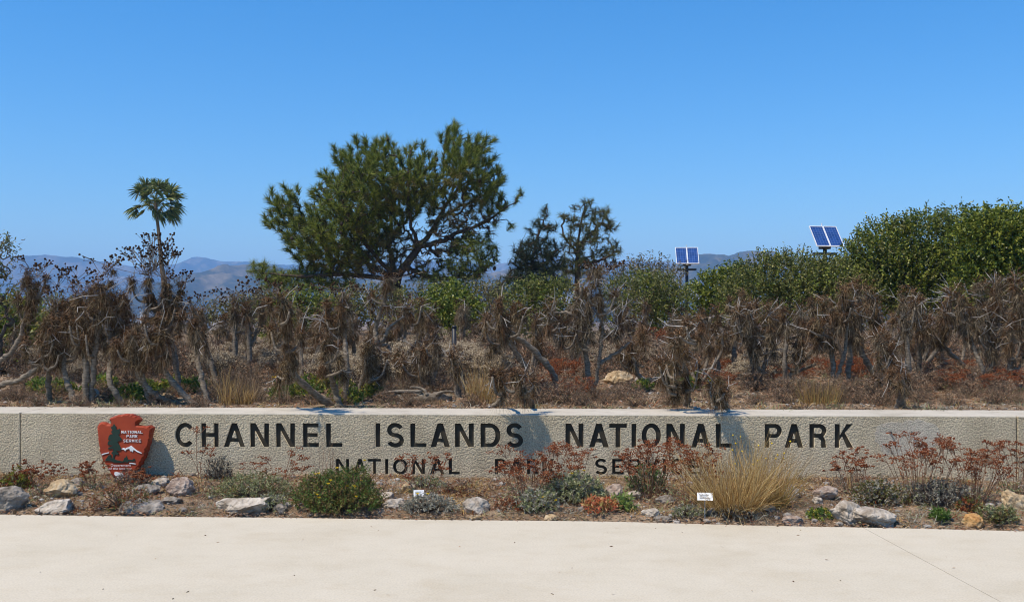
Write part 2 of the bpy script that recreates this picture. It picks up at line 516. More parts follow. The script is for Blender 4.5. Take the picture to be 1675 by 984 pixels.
M['rock_white'] = rockmat('pale_limestone', (0.20, 0.155, 0.11), (0.44, 0.375, 0.30), (0.60, 0.53, 0.44))
M['rock_grey'] = rockmat('grey_stone', (0.11, 0.088, 0.068), (0.25, 0.215, 0.175), (0.40, 0.35, 0.295))
M['rock_tan'] = rockmat('tan_stone', (0.27, 0.17, 0.085), (0.46, 0.34, 0.20), (0.58, 0.48, 0.34))
M['rock_orange'] = rockmat('orange_stone', (0.34, 0.15, 0.05), (0.52, 0.29, 0.11), (0.60, 0.45, 0.27))
M['rock_pink'] = rockmat('pinkish_stone', (0.19, 0.125, 0.09), (0.37, 0.285, 0.225), (0.50, 0.43, 0.36))

# ------------------------------------------------------------------ terrain
WALL_L = np.array([-5.60, 10.89]); WALL_R = np.array([5.39, 10.48])
W_SL = (WALL_R[1] - WALL_L[1]) / (WALL_R[0] - WALL_L[0])
WALL_T, WALL_H = 0.68, 0.72


def wall_y(X):
    return WALL_L[1] + (X - WALL_L[0]) * W_SL


_se = np.array([(-400, 838), (0, 841), (420, 846), (700, 849), (1000, 852.5), (1220, 858), (1675, 868), (2100, 880)], float)
_sy = CZ * F / (_se[:, 1] - HY)
_sx = (_se[:, 0] - CX) * _sy / F


def walk_y(X):
    return np.interp(X, _sx, _sy) + 0.02 * np.sin(X * 2.3) * 0.4


def gz(X, Y):
    X = np.asarray(X, float); Y = np.asarray(Y, float)
    d = Y - wall_y(X)
    e = Y - walk_y(X)
    near = np.where(np.abs(X) < 60, 1.0, 0.0)
    bed = np.clip((e - 0.02) / 0.25, 0, 1)
    zf = -0.10 + bed * (0.105 + 0.035 * fbm(X * 1.6, Y * 1.6, 4, 3) + 0.02 * np.clip(e, 0, 2.4))
    rise = 0.69 + 0.030 * np.clip(d - 0.6, 0, 14) + 0.10 * fbm(X * 0.45, Y * 0.45, 4, 8) * np.clip((d - 1.0) / 3, 0, 1) + 0.02 * fbm(X * 2.5, Y * 2.5, 3, 5)
    back = np.clip((d - 0.25) / 0.2, 0, 1)
    z = zf * (1 - back) + rise * back
    far = np.clip((Y - 55) / 200, 0, 1)
    z = z * (1 - far) + (-6.0) * far
    return z


def nonuni(fine0, fine1, step, mult, end):
    a = list(np.arange(fine0, fine1, step))
    s = step
    while a[-1] < end:
        s *= mult
        a.append(a[-1] + s)
    return np.array(a)


xp = nonuni(0, 9, 0.07, 1.14, 14000)
xs = np.concatenate([-xp[:0:-1], xp])
yp = np.concatenate([np.array([-60, -20, -8, 0, 4, 6, 7.5]), np.arange(7.9, 12.2, 0.05), nonuni(12.2, 24, 0.16, 1.12, 14000)])
GX, GY = np.meshgrid(xs, yp)
GZ = gz(GX, GY)
g = Geo()
nx, ny = len(xs), len(yp)
idx = np.arange(nx * ny).reshape(ny, nx)
g.add(np.stack([GX, GY, GZ], -1), np.stack([idx[:-1, :-1], idx[:-1, 1:], idx[1:, 1:], idx[1:, :-1]], -1).reshape(-1, 4))
ground = g.build('ground', M['soil'], smooth=True)
tag(ground, 'dry brown soil of the planting bed and the ground behind the wall', None, None, 'structure')


def groundpt(px, py):
    """point of the ground behind the wall seen at a pixel"""
    Y = 14.0
    for _ in range(30):
        X = (px - CX) * Y / F
        Y = 0.5 * Y + 0.5 * (CZ - float(gz(X, Y))) * F / max(py - HY, 12.0)
        Y = min(max(Y, wall_y(X) + 0.55), 60)
    X = (px - CX) * Y / F
    return np.array([X, Y, float(gz(X, Y))])


def bedpt(px, py):
    Y = 9.5
    for _ in range(30):
        X = (px - CX) * Y / F
        Y = 0.5 * Y + 0.5 * (CZ - float(gz(X, Y))) * F / (py - HY)
        Y = min(max(Y, walk_y(X) + 0.0), wall_y(X) - 0.03)
    X = (px - CX) * Y / F
    return np.array([X, Y, float(gz(X, Y))])


# sidewalk: two slabs with a saw cut between them
side = empty('sidewalk')
tag(side, 'pale concrete sidewalk in front of the planting bed', None, None, 'structure')
cut = [((1418 - CX) * (CZ * F / (866 - HY)) / F, CZ * F / (866 - HY) + 0.02), ((1645 - CX) * (CZ * F / (988 - HY)) / F, CZ * F / (988 - HY))]
cdx = (cut[1][0] - cut[0][0]) / (cut[1][1] - cut[0][1])


def cut_x(Y):
    return cut[0][0] + (Y - cut[0][1]) * cdx


def slab(name, left):
    bm = bmesh.new()
    n = 60
    top = []
    if left:
        xr = np.linspace(-14, cut_x(cut[0][1]) - 0.003, n)
        pts = [(-14, -4), (cut_x(-4.0) - 0.003, -4)] + [(x, walk_y(x)) for x in xr[::-1]]
    else:
        xr = np.linspace(cut_x(cut[0][1]) + 0.003, 14, n)
        pts = [(cut_x(-4.0) + 0.003, -4), (14, -4)] + [(x, walk_y(x)) for x in xr[::-1]]
    vs = [bm.verts.new((x, y, 0.0)) for x, y in pts]
    f = bm.faces.new(vs)
    r = bmesh.ops.extrude_face_region(bm, geom=[f])
    bmesh.ops.translate(bm, verts=[v for v in r['geom'] if isinstance(v, bmesh.types.BMVert)], vec=(0, 0, -0.12))
    bmesh.ops.recalc_face_normals(bm, faces=bm.faces)
    me = bpy.data.meshes.new(name); bm.to_mesh(me); bm.free()
    me.materials.append(M['pavement'])
    return link(name, me, side)


slab('slab', True)
slab('slab', False)

# distant ranges ------------------------------------------------------------


def hill_material():
    m, nt, b = newmat('chaparral_hills')
    tc = nt.nodes.new('ShaderNodeTexCoord')
    n = nt.nodes.new('ShaderNodeTexNoise'); n.inputs['Scale'].default_value = 0.006; n.inputs['Detail'].default_value = 10; n.inputs['Roughness'].default_value = 0.7
    nt.links.new(tc.outputs['Object'], n.inputs['Vector'])
    c = ramp(nt, [(0.015, 0.022, 0.012, 0.38), (0.05, 0.05, 0.028, 0.50), (0.15, 0.115, 0.065, 0.58), (0.30, 0.23, 0.145, 0.68)], n.outputs['Fac'])
    nt.links.new(c, b.inputs['Base Color'])
    b.inputs['Roughness'].default_value = 1.0
    b.inputs['Specular IOR Level'].default_value = 0.0
    return m


M['hill'] = hill_material()


def mountain(name, prof, D, depth, seed, label):
    prof = np.array(prof, float)
    nx, ny = 420, 70
    xs = np.linspace(-0.75, 0.75, nx) * D
    px = xs / D * F + CX
    crest = CZ - (np.interp(px, prof[:, 0], prof[:, 1]) - HY) * D / F + 6
    v = np.linspace(-1, 0.5, ny)
    X, Vv = np.meshgrid(xs, v)
    Y = D + Vv * depth
    s = np.where(Vv < 0, 1 - np.abs(Vv) ** 1.25, 1 - (2 * Vv) ** 2)
    k = 1.0 / (0.11 * depth)
    rid = 1 - 2 * np.abs(fbm(X * k, Y * k * 0.45, 5, seed))
    rid2 = fbm(X * k * 2.2, Y * k * 1.6, 4, seed + 9)
    fade = np.clip(np.abs(Vv) * 3.5, 0, 1)
    Z = -8 + (crest[None] + 8) * s * (1 + fade * ((rid - 0.75) * 0.34 + rid2 * 0.14)) + (1 - fade) * rid2 * crest[None] * 0.03
    Z = np.maximum(Z, -9)
    g = Geo()
    idx = np.arange(nx * ny).reshape(ny, nx)
    g.add(np.stack([X, Y, Z], -1), np.stack([idx[:-1, :-1], idx[:-1, 1:], idx[1:, 1:], idx[1:, :-1]], -1).reshape(-1, 4))
    o = g.build(name, M['hill'], smooth=True)
    tag(o, label, None, None, 'structure')
    return o


mountain('mountains', [(-400, 425), (0, 432), (230, 445), (290, 432), (325, 421), (360, 428), (400, 430), (440, 434), (520, 436), (700, 428), (800, 436), (900, 418), (960, 430), (1030, 428), (1150, 430), (1300, 424), (1500, 430), (2100, 420)], 6200, 800, 31, 'palest far mountain range on the horizon')
mountain('hill', [(-400, 440), (0, 428), (35, 421), (60, 418), (90, 421), (120, 422), (160, 429), (215, 437), (280, 448), (330, 466), (420, 490), (560, 500), (2100, 505)], 5200, 900, 12, 'long blue hill behind the left of the thicket')
mountain('hill', [(-400, 520), (150, 510), (240, 482), (290, 466), (320, 455), (360, 445), (400, 436), (450, 440), (520, 452), (650, 462), (790, 452), (850, 442), (930, 436), (1000, 452), (1060, 447), (1100, 436), (1140, 420), (1165, 419), (1185, 424), (1215, 413), (1260, 416), (1340, 432), (1500, 448), (2100, 470)], 3000, 1000, 57, 'nearer chaparral hill with dry tan patches')

# ------------------------------------------------------------------ the sign wall
TH = math.atan(W_SL)
sign = empty('sign_wall', (WALL_L[0], WALL_L[1], 0), TH)
tag(sign, 'long low concrete wall with recessed dark lettering naming the park', 'wall', None, 'thing')


def wall_uv(px, py):
    a = (px - CX) / F
    Y = (WALL_L[1] - WALL_L[0] * W_SL) / (1 - a * W_SL)
    return (a * Y - WALL_L[0]) / math.cos(TH), CZ - (py - HY) * Y / F


def arc(cx, cy, rx, ry, a0, a1, n=14):
    return [(cx + rx * math.cos(R(a)), cy + ry * math.sin(R(a))) for a in np.linspace(a0, a1, n)]


def band(c, t):
    c = np.array(c); tn = norm(np.gradient(c, axis=0)); nn = np.stack([-tn[:, 1], tn[:, 0]], 1)
    return [tuple(p) for p in c + nn * t / 2] + [tuple(p) for p in (c - nn * t / 2)[::-1]]


def glyph(ch, w, t=0.21):
    q = 0.86 * t
    if ch == 'I': return [[(0, 0), (w, 0), (w, 1), (0, 1)]]
    if ch == 'H': return [[(0, 0), (t, 0), (t, .5 - q / 2), (w - t, .5 - q / 2), (w - t, 0), (w, 0), (w, 1), (w - t, 1), (w - t, .5 + q / 2), (t, .5 + q / 2), (t, 1), (0, 1)]]
    if ch == 'E': return [[(0, 0), (w, 0), (w, q), (t, q), (t, .5 - q / 2), (w * .93, .5 - q / 2), (w * .93, .5 + q / 2), (t, .5 + q / 2), (t, 1 - q), (w * .98, 1 - q), (w * .98, 1), (0, 1)]]
    if ch == 'L': return [[(0, 0), (w, 0), (w, q), (t, q), (t, 1), (0, 1)]]
    if ch == 'T': return [[(w / 2 - t / 2, 0), (w / 2 + t / 2, 0), (w / 2 + t / 2, 1 - q), (w, 1 - q), (w, 1), (0, 1), (0, 1 - q), (w / 2 - t / 2, 1 - q)]]
    if ch == 'N': return [[(0, 0), (t, 0), (t, .66), (w - 1.12 * t, 0), (w, 0), (w, 1), (w - t, 1), (w - t, .34), (1.12 * t, 1), (0, 1)]]
    if ch == 'V': return [[(w / 2 - .55 * t, 0), (w / 2 + .55 * t, 0), (w, 1), (w - 1.08 * t, 1), (w / 2, .27), (1.08 * t, 1), (0, 1)]]
    if ch == 'A':
        s = w / 2 - .55 * t
        yb, yt = .2, .2 + q
        f = lambda y: 1.1 * t + y * s
        ya = (w / 2 - 1.1 * t) / s
        return [[(0, 0), (1.1 * t, 0), (f(yb), yb), (w - f(yb), yb), (w - 1.1 * t, 0), (w, 0), (w / 2 + .55 * t, 1), (w / 2 - .55 * t, 1)],
                [(f(yt), yt), (w - f(yt), yt), (w / 2, ya)]]
    if ch == 'K': return [[(0, 0), (t, 0), (t, .28), (.40 * w, .46), (w - 1.3 * t, 0), (w, 0), (.56 * w, .62), (w * .97, 1), (w * .97 - 1.3 * t, 1), (t, .53), (t, 1), (0, 1)]]
    if ch == 'C':
        return [arc(w / 2, .5, w / 2, .515, 40, 320, 26) + arc(w / 2, .5, w / 2 - t, .515 - t * .92, 318, 42, 26)]
    if ch == 'O':
        return [arc(w / 2, .5, w / 2, .515, 0, 348, 30), arc(w / 2, .5, w / 2 - t, .515 - t * .92, 0, 348, 30)]
    if ch == 'S':
        ry = (.5 + .015 - q / 2) / 2; rx = w / 2 - t / 2
        up = arc(w / 2, .5 + ry, rx * .95, ry, 22, 262, 18); lo = arc(w / 2, .5 - ry, rx, ry, 82, -160, 18)
        return [band(up + lo, .93 * t)]
    if ch == 'D':
        r = w * .5
        return [[(0, 0), (w - r, 0)] + arc(w - r, .5, r, .5, -88, 88, 16) + [(w - r, 1), (0, 1)],
                [(t, q), (w - r, q)] + arc(w - r, .5, r - t, .5 - q, -86, 86, 14) + [(w - r, 1 - q), (t, 1 - q)]]
    if ch in 'PR':
        b = .40 if ch == 'P' else .41; h = (1 - b) / 2; r = min(w * .42, .3)
        bowl = arc(w - r, b + h, r, h, -84, 84, 12)
        hole = [(t, b + q), (w - r, b + q)] + arc(w - r, b + h, r - t, h - q, -80, 80, 10) + [(w - r, 1 - q), (t, 1 - q)]
        if ch == 'P':
            return [[(0, 0), (t, 0), (t, b), (w - r, b)] + bowl + [(w - r, 1), (0, 1)], hole]
        leg = [(0, 0), (t, 0), (t, b), (w * .50, b), (w * .66, b - .1), (w - 1.12 * t, .06), (w - 1.08 * t, 0), (w, 0), (w - .04, .30), (w * .84, b + .045)]
        return [leg + bowl[2:] + [(w - r, 1), (0, 1)], hole]
    raise KeyError(ch)


def curve_mesh(loops, depth):
    """flat outline with holes, extruded both ways by depth, as a mesh in XY"""
    cu = bpy.data.curves.new('outline', 'CURVE')
    cu.dimensions = '2D'; cu.fill_mode = 'BOTH'; cu.extrude = depth
    for lp in loops:
        s = cu.splines.new('POLY'); s.points.add(len(lp) - 1)
        for i, (x, y) in enumerate(lp):
            s.points[i].co = (x, y, 0, 1)
        s.use_cyclic_u = True
    ob = bpy.data.objects.new('outline', cu); col.objects.link(ob)
    dg = bpy.context.evaluated_depsgraph_get()
    me = bpy.data.meshes.new_from_object(ob.evaluated_get(dg))
    bpy.data.objects.remove(ob); bpy.data.curves.remove(cu)
    bm = bmesh.new(); bm.from_mesh(me)
    bmesh.ops.remove_doubles(bm, verts=bm.verts, dist=1e-5)
    bmesh.ops.recalc_face_normals(bm, faces=bm.faces)
    bm.to_mesh(me); bm.free()
    return me


def xform(me, fn):
    n = len(me.vertices)
    a = np.zeros(n * 3); me.vertices.foreach_get('co', a); a = a.reshape(-1, 3)
    me.vertices.foreach_set('co', fn(a).ravel()); me.update()
    return me


ROW1 = [('C', 286, 319), ('H', 329, 357.5), ('A', 365, 401), ('N', 409, 440), ('N', 451, 482.5), ('E', 495, 521.5), ('L', 533, 560),
        ('I', 614, 622), ('S', 632, 661), ('L', 671, 697.5), ('A', 704, 736), ('N', 744, 775), ('D', 786, 818.5), ('S', 827.5, 856),
        ('N', 925, 954.5), ('A', 963.5, 996), ('T', 996.5, 1025.5), ('I', 1033, 1041), ('O', 1049.5, 1081.5), ('N', 1090, 1120.5), ('A', 1130.5, 1162.5), ('L', 1171, 1197),
        ('P', 1251, 1279.5), ('A', 1283.5, 1314.5), ('R', 1324, 1352.5), ('K', 1365.5, 1396.5)]
ROW2 = [('N', 549, 571), ('A', 577.5, 599.5), ('T', 601.5, 623), ('I', 629.5, 635), ('O', 642.5, 667), ('N', 673.5, 695), ('A', 703, 727), ('L', 734, 752),
        ('P', 809.5, 828), ('A', 833, 856.5), ('R', 862, 881.5), ('K', 887, 908),
        ('S', 973, 993.5), ('E', 1001.5, 1020.5), ('R', 1027.5, 1048.5), ('V', 1054, 1078), ('I', 1084.5, 1090), ('C', 1096.5, 1119), ('E', 1126.5, 1146)]
DEPTH = 0.034
cutters = []
for row, yt, yb in ((ROW1, 691.5, 730.5), (ROW2, 750.0, 775.5)):
    for ch, x0, x1 in row:
        u0, z0 = wall_uv(x0, yb + 1.5 * (x0 - 286) / 1110 if row is ROW1 else yb)
        u1, z1 = wall_uv(x1, yt + 1.5 * (x0 - 286) / 1110 if row is ROW1 else yt)
        h = z1 - z0
        loops = [[(u0 + x * h, z0 + y * h) for x, y in lp] for lp in glyph(ch, (u1 - u0) / h)]
        me = curve_mesh(loops, 0.5)
        cutters.append(xform(me.copy(), lambda a: np.stack([a[:, 0], np.where(a[:, 2] > 0, -0.03, DEPTH), a[:, 1]], 1)))
        lm = xform(me, lambda a: np.stack([a[:, 0], np.where(a[:, 2] > 0, DEPTH - 0.006, DEPTH + 0.004), a[:, 1]], 1))
        lm.materials.clear(); lm.materials.append(M['letter'])
        link('letter', lm, sign)


def panel_mesh(u0, u1, bev=0.012):
    bm = bmesh.new()
    bmesh.ops.create_cube(bm, size=1)
    for v in bm.verts:
        v.co = ((u0 if v.co.x < 0 else u1), (0 if v.co.y < 0 else WALL_T), (-0.4 if v.co.z < 0 else WALL_H))
    ed = [e for e in bm.edges if all(abs(v.co.z - WALL_H) < 1e-4 for v in e.verts)] + [e for e in bm.edges if abs(e.verts[0].co.z - e.verts[1].co.z) > 0.5 and all(v.co.y < 0.01 for v in e.verts)]
    bmesh.ops.bevel(bm, geom=ed, offset=bev, segments=2, affect='EDGES', profile=0.5)
    bm.normal_update()
    for f in bm.faces:
        f.material_index = 1 if f.normal.z > 0.35 else 0
    me = bpy.data.meshes.new('panel'); bm.to_mesh(me); bm.free()
    me.materials.append(M['wall_front']); me.materials.append(M['wall_top'])
    return me


uj0, _ = wall_uv(33.5, 700); uj1, _ = wall_uv(1664, 700)
link('panel', panel_mesh(-5.0, uj0 - 0.004), sign)
main_panel = link('panel', panel_mesh(uj0 + 0.004, uj1 - 0.004), sign)
link('panel', panel_mesh(uj1 + 0.004, uj1 + 5.0), sign)
bmc = bmesh.new()
for c in cutters:
    bmc.from_mesh(c)
cm = bpy.data.meshes.new('cut'); bmc.to_mesh(cm); bmc.free()
cm.materials.append(M['wall_front'])
co = link('cut', cm, sign)
md = main_panel.modifiers.new('cut', 'BOOLEAN'); md.object = co; md.operation = 'DIFFERENCE'; md.solver = 'EXACT'
bpy.context.view_layer.update()
dg = bpy.context.evaluated_depsgraph_get()
nm = bpy.data.meshes.new_from_object(main_panel.evaluated_get(dg))
main_panel.modifiers.clear()
main_panel.data = nm
bpy.data.objects.remove(co)

# mortar patch with two cut studs near the right end, and hairline cracks
g = Geo()
un, zn = wall_uv(1487, 712)
n = 40
ang = np.linspace(0, 2 * np.pi, n, endpoint=False)
rr = 1 + 0.55 * fbm(np.cos(ang) * 2 + 3, np.sin(ang) * 2 + 4, 4, 77)
ring = np.stack([un + np.cos(ang) * 0.29 * rr, np.full(n, -0.0025), zn + np.sin(ang) * 0.20 * rr - 0.02], 1)
ring2 = np.stack([un + np.cos(ang) * 0.305 * rr, np.full(n, 0.002), zn + np.sin(ang) * 0.215 * rr - 0.02], 1)
V = np.vstack([[un, -0.004, zn], ring, ring2]); i = np.arange(n); j = (i + 1) % n
g.add(V, np.stack([np.zeros(n, int), 1 + i, 1 + j], 1))
g.T.append(np.stack([1 + i, 1 + n + i, 1 + n + j], 1)); g.tm.append(np.zeros(n, int))
g.T.append(np.stack([1 + i, 1 + n + j, 1 + j], 1)); g.tm.append(np.zeros(n, int))
g.build('mortar_patch', M['patch'], sign)
for px, py in ((1456, 706), (1491, 707)):
    u, z = wall_uv(px, py)
    g = Geo(); add_tube(g, np.array([[u, 0.0, z], [u, -0.035, z + 0.003], [u + 0.004, -0.045, z - 0.008]]), [0.008, 0.008, 0.007], 8)
    g.build('bolt', M['dark_metal'], sign, smooth=True)

# ------------------------------------------------------------------ arrowhead emblem
ua, za = wall_uv(211.5, 781)
arrow = empty('arrowhead_sign')
arrow.parent = None
arrow.location = Vector((WALL_L[0] + ua * math.cos(TH), WALL_L[1] + ua * math.sin(TH), za)) + Vector((math.sin(TH), -math.cos(TH), 0)) * 0.135
arrow.rotation_euler = (R(-3.5), 0, TH)
tag(arrow, 'red-brown arrowhead emblem with tree, mountain and bison leaning against the wall', 'sign')
ZPX = 7.03
SC = 10.75 / F


def az(x, y):
    return ((150 + x / ZPX - 206) * SC, (781 - (660 + y / ZPX)) * SC)


OUT = [(82, 250), (92, 218), (130, 193), (165, 198), (195, 214), (232, 216), (240, 195), (216, 164), (236, 142), (300, 116), (380, 100), (460, 100), (530, 120), (580, 155), (572, 182), (545, 202), (540, 226), (600, 230), (650, 240), (700, 226), (722, 255), (716, 300), (692, 420), (652, 560), (602, 660), (542, 745), (500, 800), (440, 850), (380, 864), (310, 835), (258, 790), (200, 690), (150, 610), (120, 520), (97, 400), (86, 310)]
outl = []
for i in range(len(OUT)):
    a, b = np.array(OUT[i], float), np.array(OUT[(i + 1) % len(OUT)], float)
    k = max(1, int(np.linalg.norm(b - a) / 17))
    for s in range(k):
        outl.append(a + (b - a) * s / k)
outl = np.array(outl)
cen = np.array([400, 470.])
jit = 1 + 0.010 * rng.normal(size=len(outl))
o2 = cen + (outl - cen) * jit[:, None]
tn = norm(np.roll(o2, -1, 0) - np.roll(o2, 1, 0)); nn = np.stack([tn[:, 1], -tn[:, 0]], 1)
if np.mean(np.sum(nn * (o2 - cen), 1)) < 0: nn = -nn
inn = outl - nn * (20 + 6 * rng.normal(size=len(outl)))[:, None]
mid = o2 + 0
bm = bmesh.new()


def ringv(pts, y):
    return [bm.verts.new((az(*p)[0], y, az(*p)[1])) for p in pts]


r0 = ringv(inn, -0.05); r1 = ringv(mid, -0.026); r2 = ringv(mid, 0.035); r3 = ringv(inn, 0.05)
n = len(r0)
for a, b in ((r0, r1), (r1, r2), (r2, r3)):
    for i in range(n):
        bm.faces.new((a[i], a[(i + 1) % n], b[(i + 1) % n], b[i]))
bm.faces.new(r0); bm.faces.new(r3[::-1])
bmesh.ops.recalc_face_normals(bm, faces=bm.faces)
me = bpy.data.meshes.new('plaque'); bm.to_mesh(me); bm.free(); me.materials.append(M['red'])
link('plaque', me, arrow)


def relief(name, polys, mat, th=0.005, y0=-0.0525):
    me = curve_mesh([[az(*p) for p in pl] for pl in polys], 0.5)
    xform(me, lambda a: np.stack([a[:, 0], np.where(a[:, 2] > 0, y0 - th, y0 + 0.004), a[:, 1]], 1))
    me.materials.clear(); me.materials.append(mat)
    return link(name, me, arrow)


tree_poly = [(286, 208), (300, 232), (316, 246), (306, 262), (320, 276), (356, 266), (352, 290), (360, 320), (338, 330), (352, 350), (386, 390), (350, 404), (330, 420), (352, 444), (372, 482), (378, 508), (352, 516), (318, 520), (352, 546), (340, 560), (310, 556), (296, 590), (304, 612), (330, 622), (390, 634), (392, 650), (300, 648), (258, 632), (186, 628), (208, 604), (232, 568), (262, 560), (262, 600), (278, 602), (282, 556), (262, 540), (284, 520), (286, 494), (226, 498), (228, 480), (264, 466), (286, 456), (218, 448), (222, 410), (262, 398), (222, 392), (228, 352), (244, 330), (276, 326), (252, 300), (270, 284), (248, 250), (272, 236)]
relief('painted_tree', [tree_poly], M['green_paint'])
relief('painted_shrubs', [[(394, 650), (396, 634), (410, 620), (416, 596), (430, 592), (440, 570), (452, 596), (456, 612), (480, 616), (515, 618), (524, 602), (536, 604), (544, 628), (520, 636), (470, 632), (452, 650), (430, 640)]], M['green_paint'])
relief('painted_mountain', [[(378, 494), (402, 482), (425, 490), (440, 478), (462, 474), (490, 456), (520, 480), (552, 506), (618, 538), (612, 546), (560, 526), (520, 500), (512, 530), (496, 516), (482, 520), (472, 490), (440, 500), (424, 520), (412, 504)]], M['white'])
relief('painted_ridge', [[(150, 556), (172, 546), (234, 532), (236, 542), (180, 556), (158, 566)]], M['white'])
relief('painted_shore', [[(476, 652), (500, 650), (550, 660), (548, 667), (500, 662), (478, 664)]], M['white'])
relief('painted_bison', [[(304, 780), (308, 758), (324, 752), (352, 760), (386, 764), (408, 780), (408, 806), (398, 812), (396, 828), (386, 828), (384, 810), (362, 808), (352, 826), (342, 822), (340, 804), (322, 802)]], M['white'])


def word(name, txt, x0, x1, ybot, ytop, mat):
    """painted line of capitals, fitted between two points of the plaque"""
    wid = {'I': .2}
    tot = sum(wid.get(c, .84) + .3 for c in txt if c != ' ') - .3
    h = (ybot - ytop); sx = (x1 - x0) / tot
    x = x0; loops = []
    for c in txt:
        w = wid.get(c, .84)
        for lp in glyph(c, w, .15 if c != 'I' else .2):
            loops.append([(x + a * sx, ybot - b * h) for a, b in lp])
        x += (w + .3) * sx
    return relief(name, loops, mat)


word('painted_word', 'NATIONAL', 374, 620, 318, 287, M['white'])
word('painted_word', 'PARK', 436, 562, 367, 334, M['white'])
word('painted_word', 'SERVICE', 400, 604, 417, 386, M['white'])


def small_text(txt, x0, x1, ybase, size):
    cu = bpy.data.curves.new('t', 'FONT'); cu.body = txt; cu.size = 1
    ob = bpy.data.objects.new('t', cu); col.objects.link(ob)
    me = bpy.data.meshes.new_from_object(ob.evaluated_get(bpy.context.evaluated_depsgraph_get()))
    bpy.data.objects.remove(ob)
    n = len(me.vertices); a = np.zeros(n * 3); me.vertices.foreach_get('co', a); a = a.reshape(-1, 3)
    lx, hx = a[:, 0].min(), a[:, 0].max()
    q = np.stack([x0 + (a[:, 0] - lx) / (hx - lx) * (x1 - x0), ybase - a[:, 1] * size, a[:, 2]], 1)
    b = np.array([az(x, y) for x, y in q[:, :2]])
    me.vertices.foreach_set('co', np.stack([b[:, 0], np.full(n, -0.0555), b[:, 1]], 1).ravel()); me.update()
    me.materials.clear(); me.materials.append(M['white'])
    link('painted_word', me, arrow)


small_text('Department', 262, 494, 692, 36)
small_text('of the Interior', 238, 506, 728, 34)

# ------------------------------------------------------------------ trees


def branch_tree(limbs, tips, r, jit=0.12, rtip=0.012, power=0.5, k=5, upcost=0.6):
    """limbs: list of polylines (first starts at the root); tips are joined one by one to the nearest
    node that lies lower. Returns geometry and the direction in which each twig reaches its tip."""
    pts, par = [], []

    def add(p, q):
        pts.append(np.asarray(p, float)); par.append(q); return len(pts) - 1
    for li, lb in enumerate(limbs):
        lb = smooth_path(lb, 5)
        if li == 0:
            prev = add(lb[0], -1)
        else:
            A = np.array(pts); prev = int(np.argmin(np.linalg.norm(A - lb[0], axis=1)))
        for p in lb[1:]:
            prev = add(p + r.normal(size=3) * jit * 0.15, prev)
    base = np.array(pts)
    d = np.array([np.min(np.linalg.norm(base - t, axis=1)) for t in tips])
    dirs = np.zeros((len(tips), 3)); leaf = []
    for ti in np.argsort(d):
        t = tips[ti]
        A = np.array(pts)
        dv = t - A
        cost = np.linalg.norm(dv, axis=1) + upcost * np.maximum(0, A[:, 2] - t[2])
        q = int(np.argmin(cost))
        a = pts[q]; L = np.linalg.norm(t - a)
        m = max(1, min(4, int(L / (jit * 3))))
        prev = q
        for s in range(1, m + 1):
            u = s / (m + 1)
            p = a + (t - a) * u + np.array([0, 0, -0.10 * L * math.sin(math.pi * u)]) + r.normal(size=3) * jit * 0.35
            prev = add(p, prev)
        e = add(t, prev)
        dirs[ti] = norm(t - pts[prev]); leaf.append(e)
    n = len(pts); cnt = np.zeros(n)
    for e in leaf: cnt[e] = 1
    for i in range(n - 1, 0, -1):
        if par[i] >= 0: cnt[par[i]] += max(cnt[i], 0.3)
    rad = rtip * np.maximum(cnt, 0.4) ** power
    A = np.array(pts); pa = np.array(par)
    sel = pa >= 0
    ra = rad[pa[sel]]; rb = rad[sel]
    ra = np.minimum(ra, rb * 1.5)
    V, Fc = segs(A[pa[sel]], A[sel], ra, rb, k)
    return V, Fc, dirs


def inside(poly, x, y):
    poly = np.asarray(poly, float); c = np.zeros(len(x), bool)
    j = len(poly) - 1
    for i in range(len(poly)):
        xi, yi = poly[i]; xj, yj = poly[j]
        c ^= ((yi > y) != (yj > y)) & (x < (xj - xi) * (y - yi) / (yj - yi + 1e-12) + xi)
        j = i
    return c


def edge_dist(poly, x, y):
    poly = np.asarray(poly, float); d = np.full(len(x), 1e9)
    for i in range(len(poly)):
        a = poly[i]; b = poly[(i + 1) % len(poly)]; ab = b - a
        t = np.clip(((x - a[0]) * ab[0] + (y - a[1]) * ab[1]) / (ab @ ab + 1e-9), 0, 1)
        d = np.minimum(d, np.hypot(x - a[0] - t * ab[0], y - a[1] - t * ab[1]))
    return d


def tufts(g, tips, dirs, r, n, L, W, m=0, spread=0.75, up=0.35, back=0.25):
    """bottle-brush bunches of needles round the last stretch of each twig"""
    N = len(tips)
    ax = norm(dirs + np.array([0, 0, up]) + r.normal(size=(N, 3)) * 0.12)
    ax = np.repeat(ax, n, 0); p = np.repeat(tips, n, 0)
    s = r.uniform(-1, 0.15, N * n)[:, None]
    p = p + ax * s * back
    d = norm(ax * 0.75 + randdir(N * n, r) * spread)
    ln = L * r.uniform(0.6, 1.15, N * n)
    V, Fc = blades(p, d, ln, W, bend=0.12, S=1, prof='taper', r=r)
    g.add(V, Fc, m)


def px_limb(pts, Y, dy=0.0):
    k = len(pts)
    return [P(x, y, Y + dy * i / max(1, k - 1)) for i, (x, y) in enumerate(pts)]


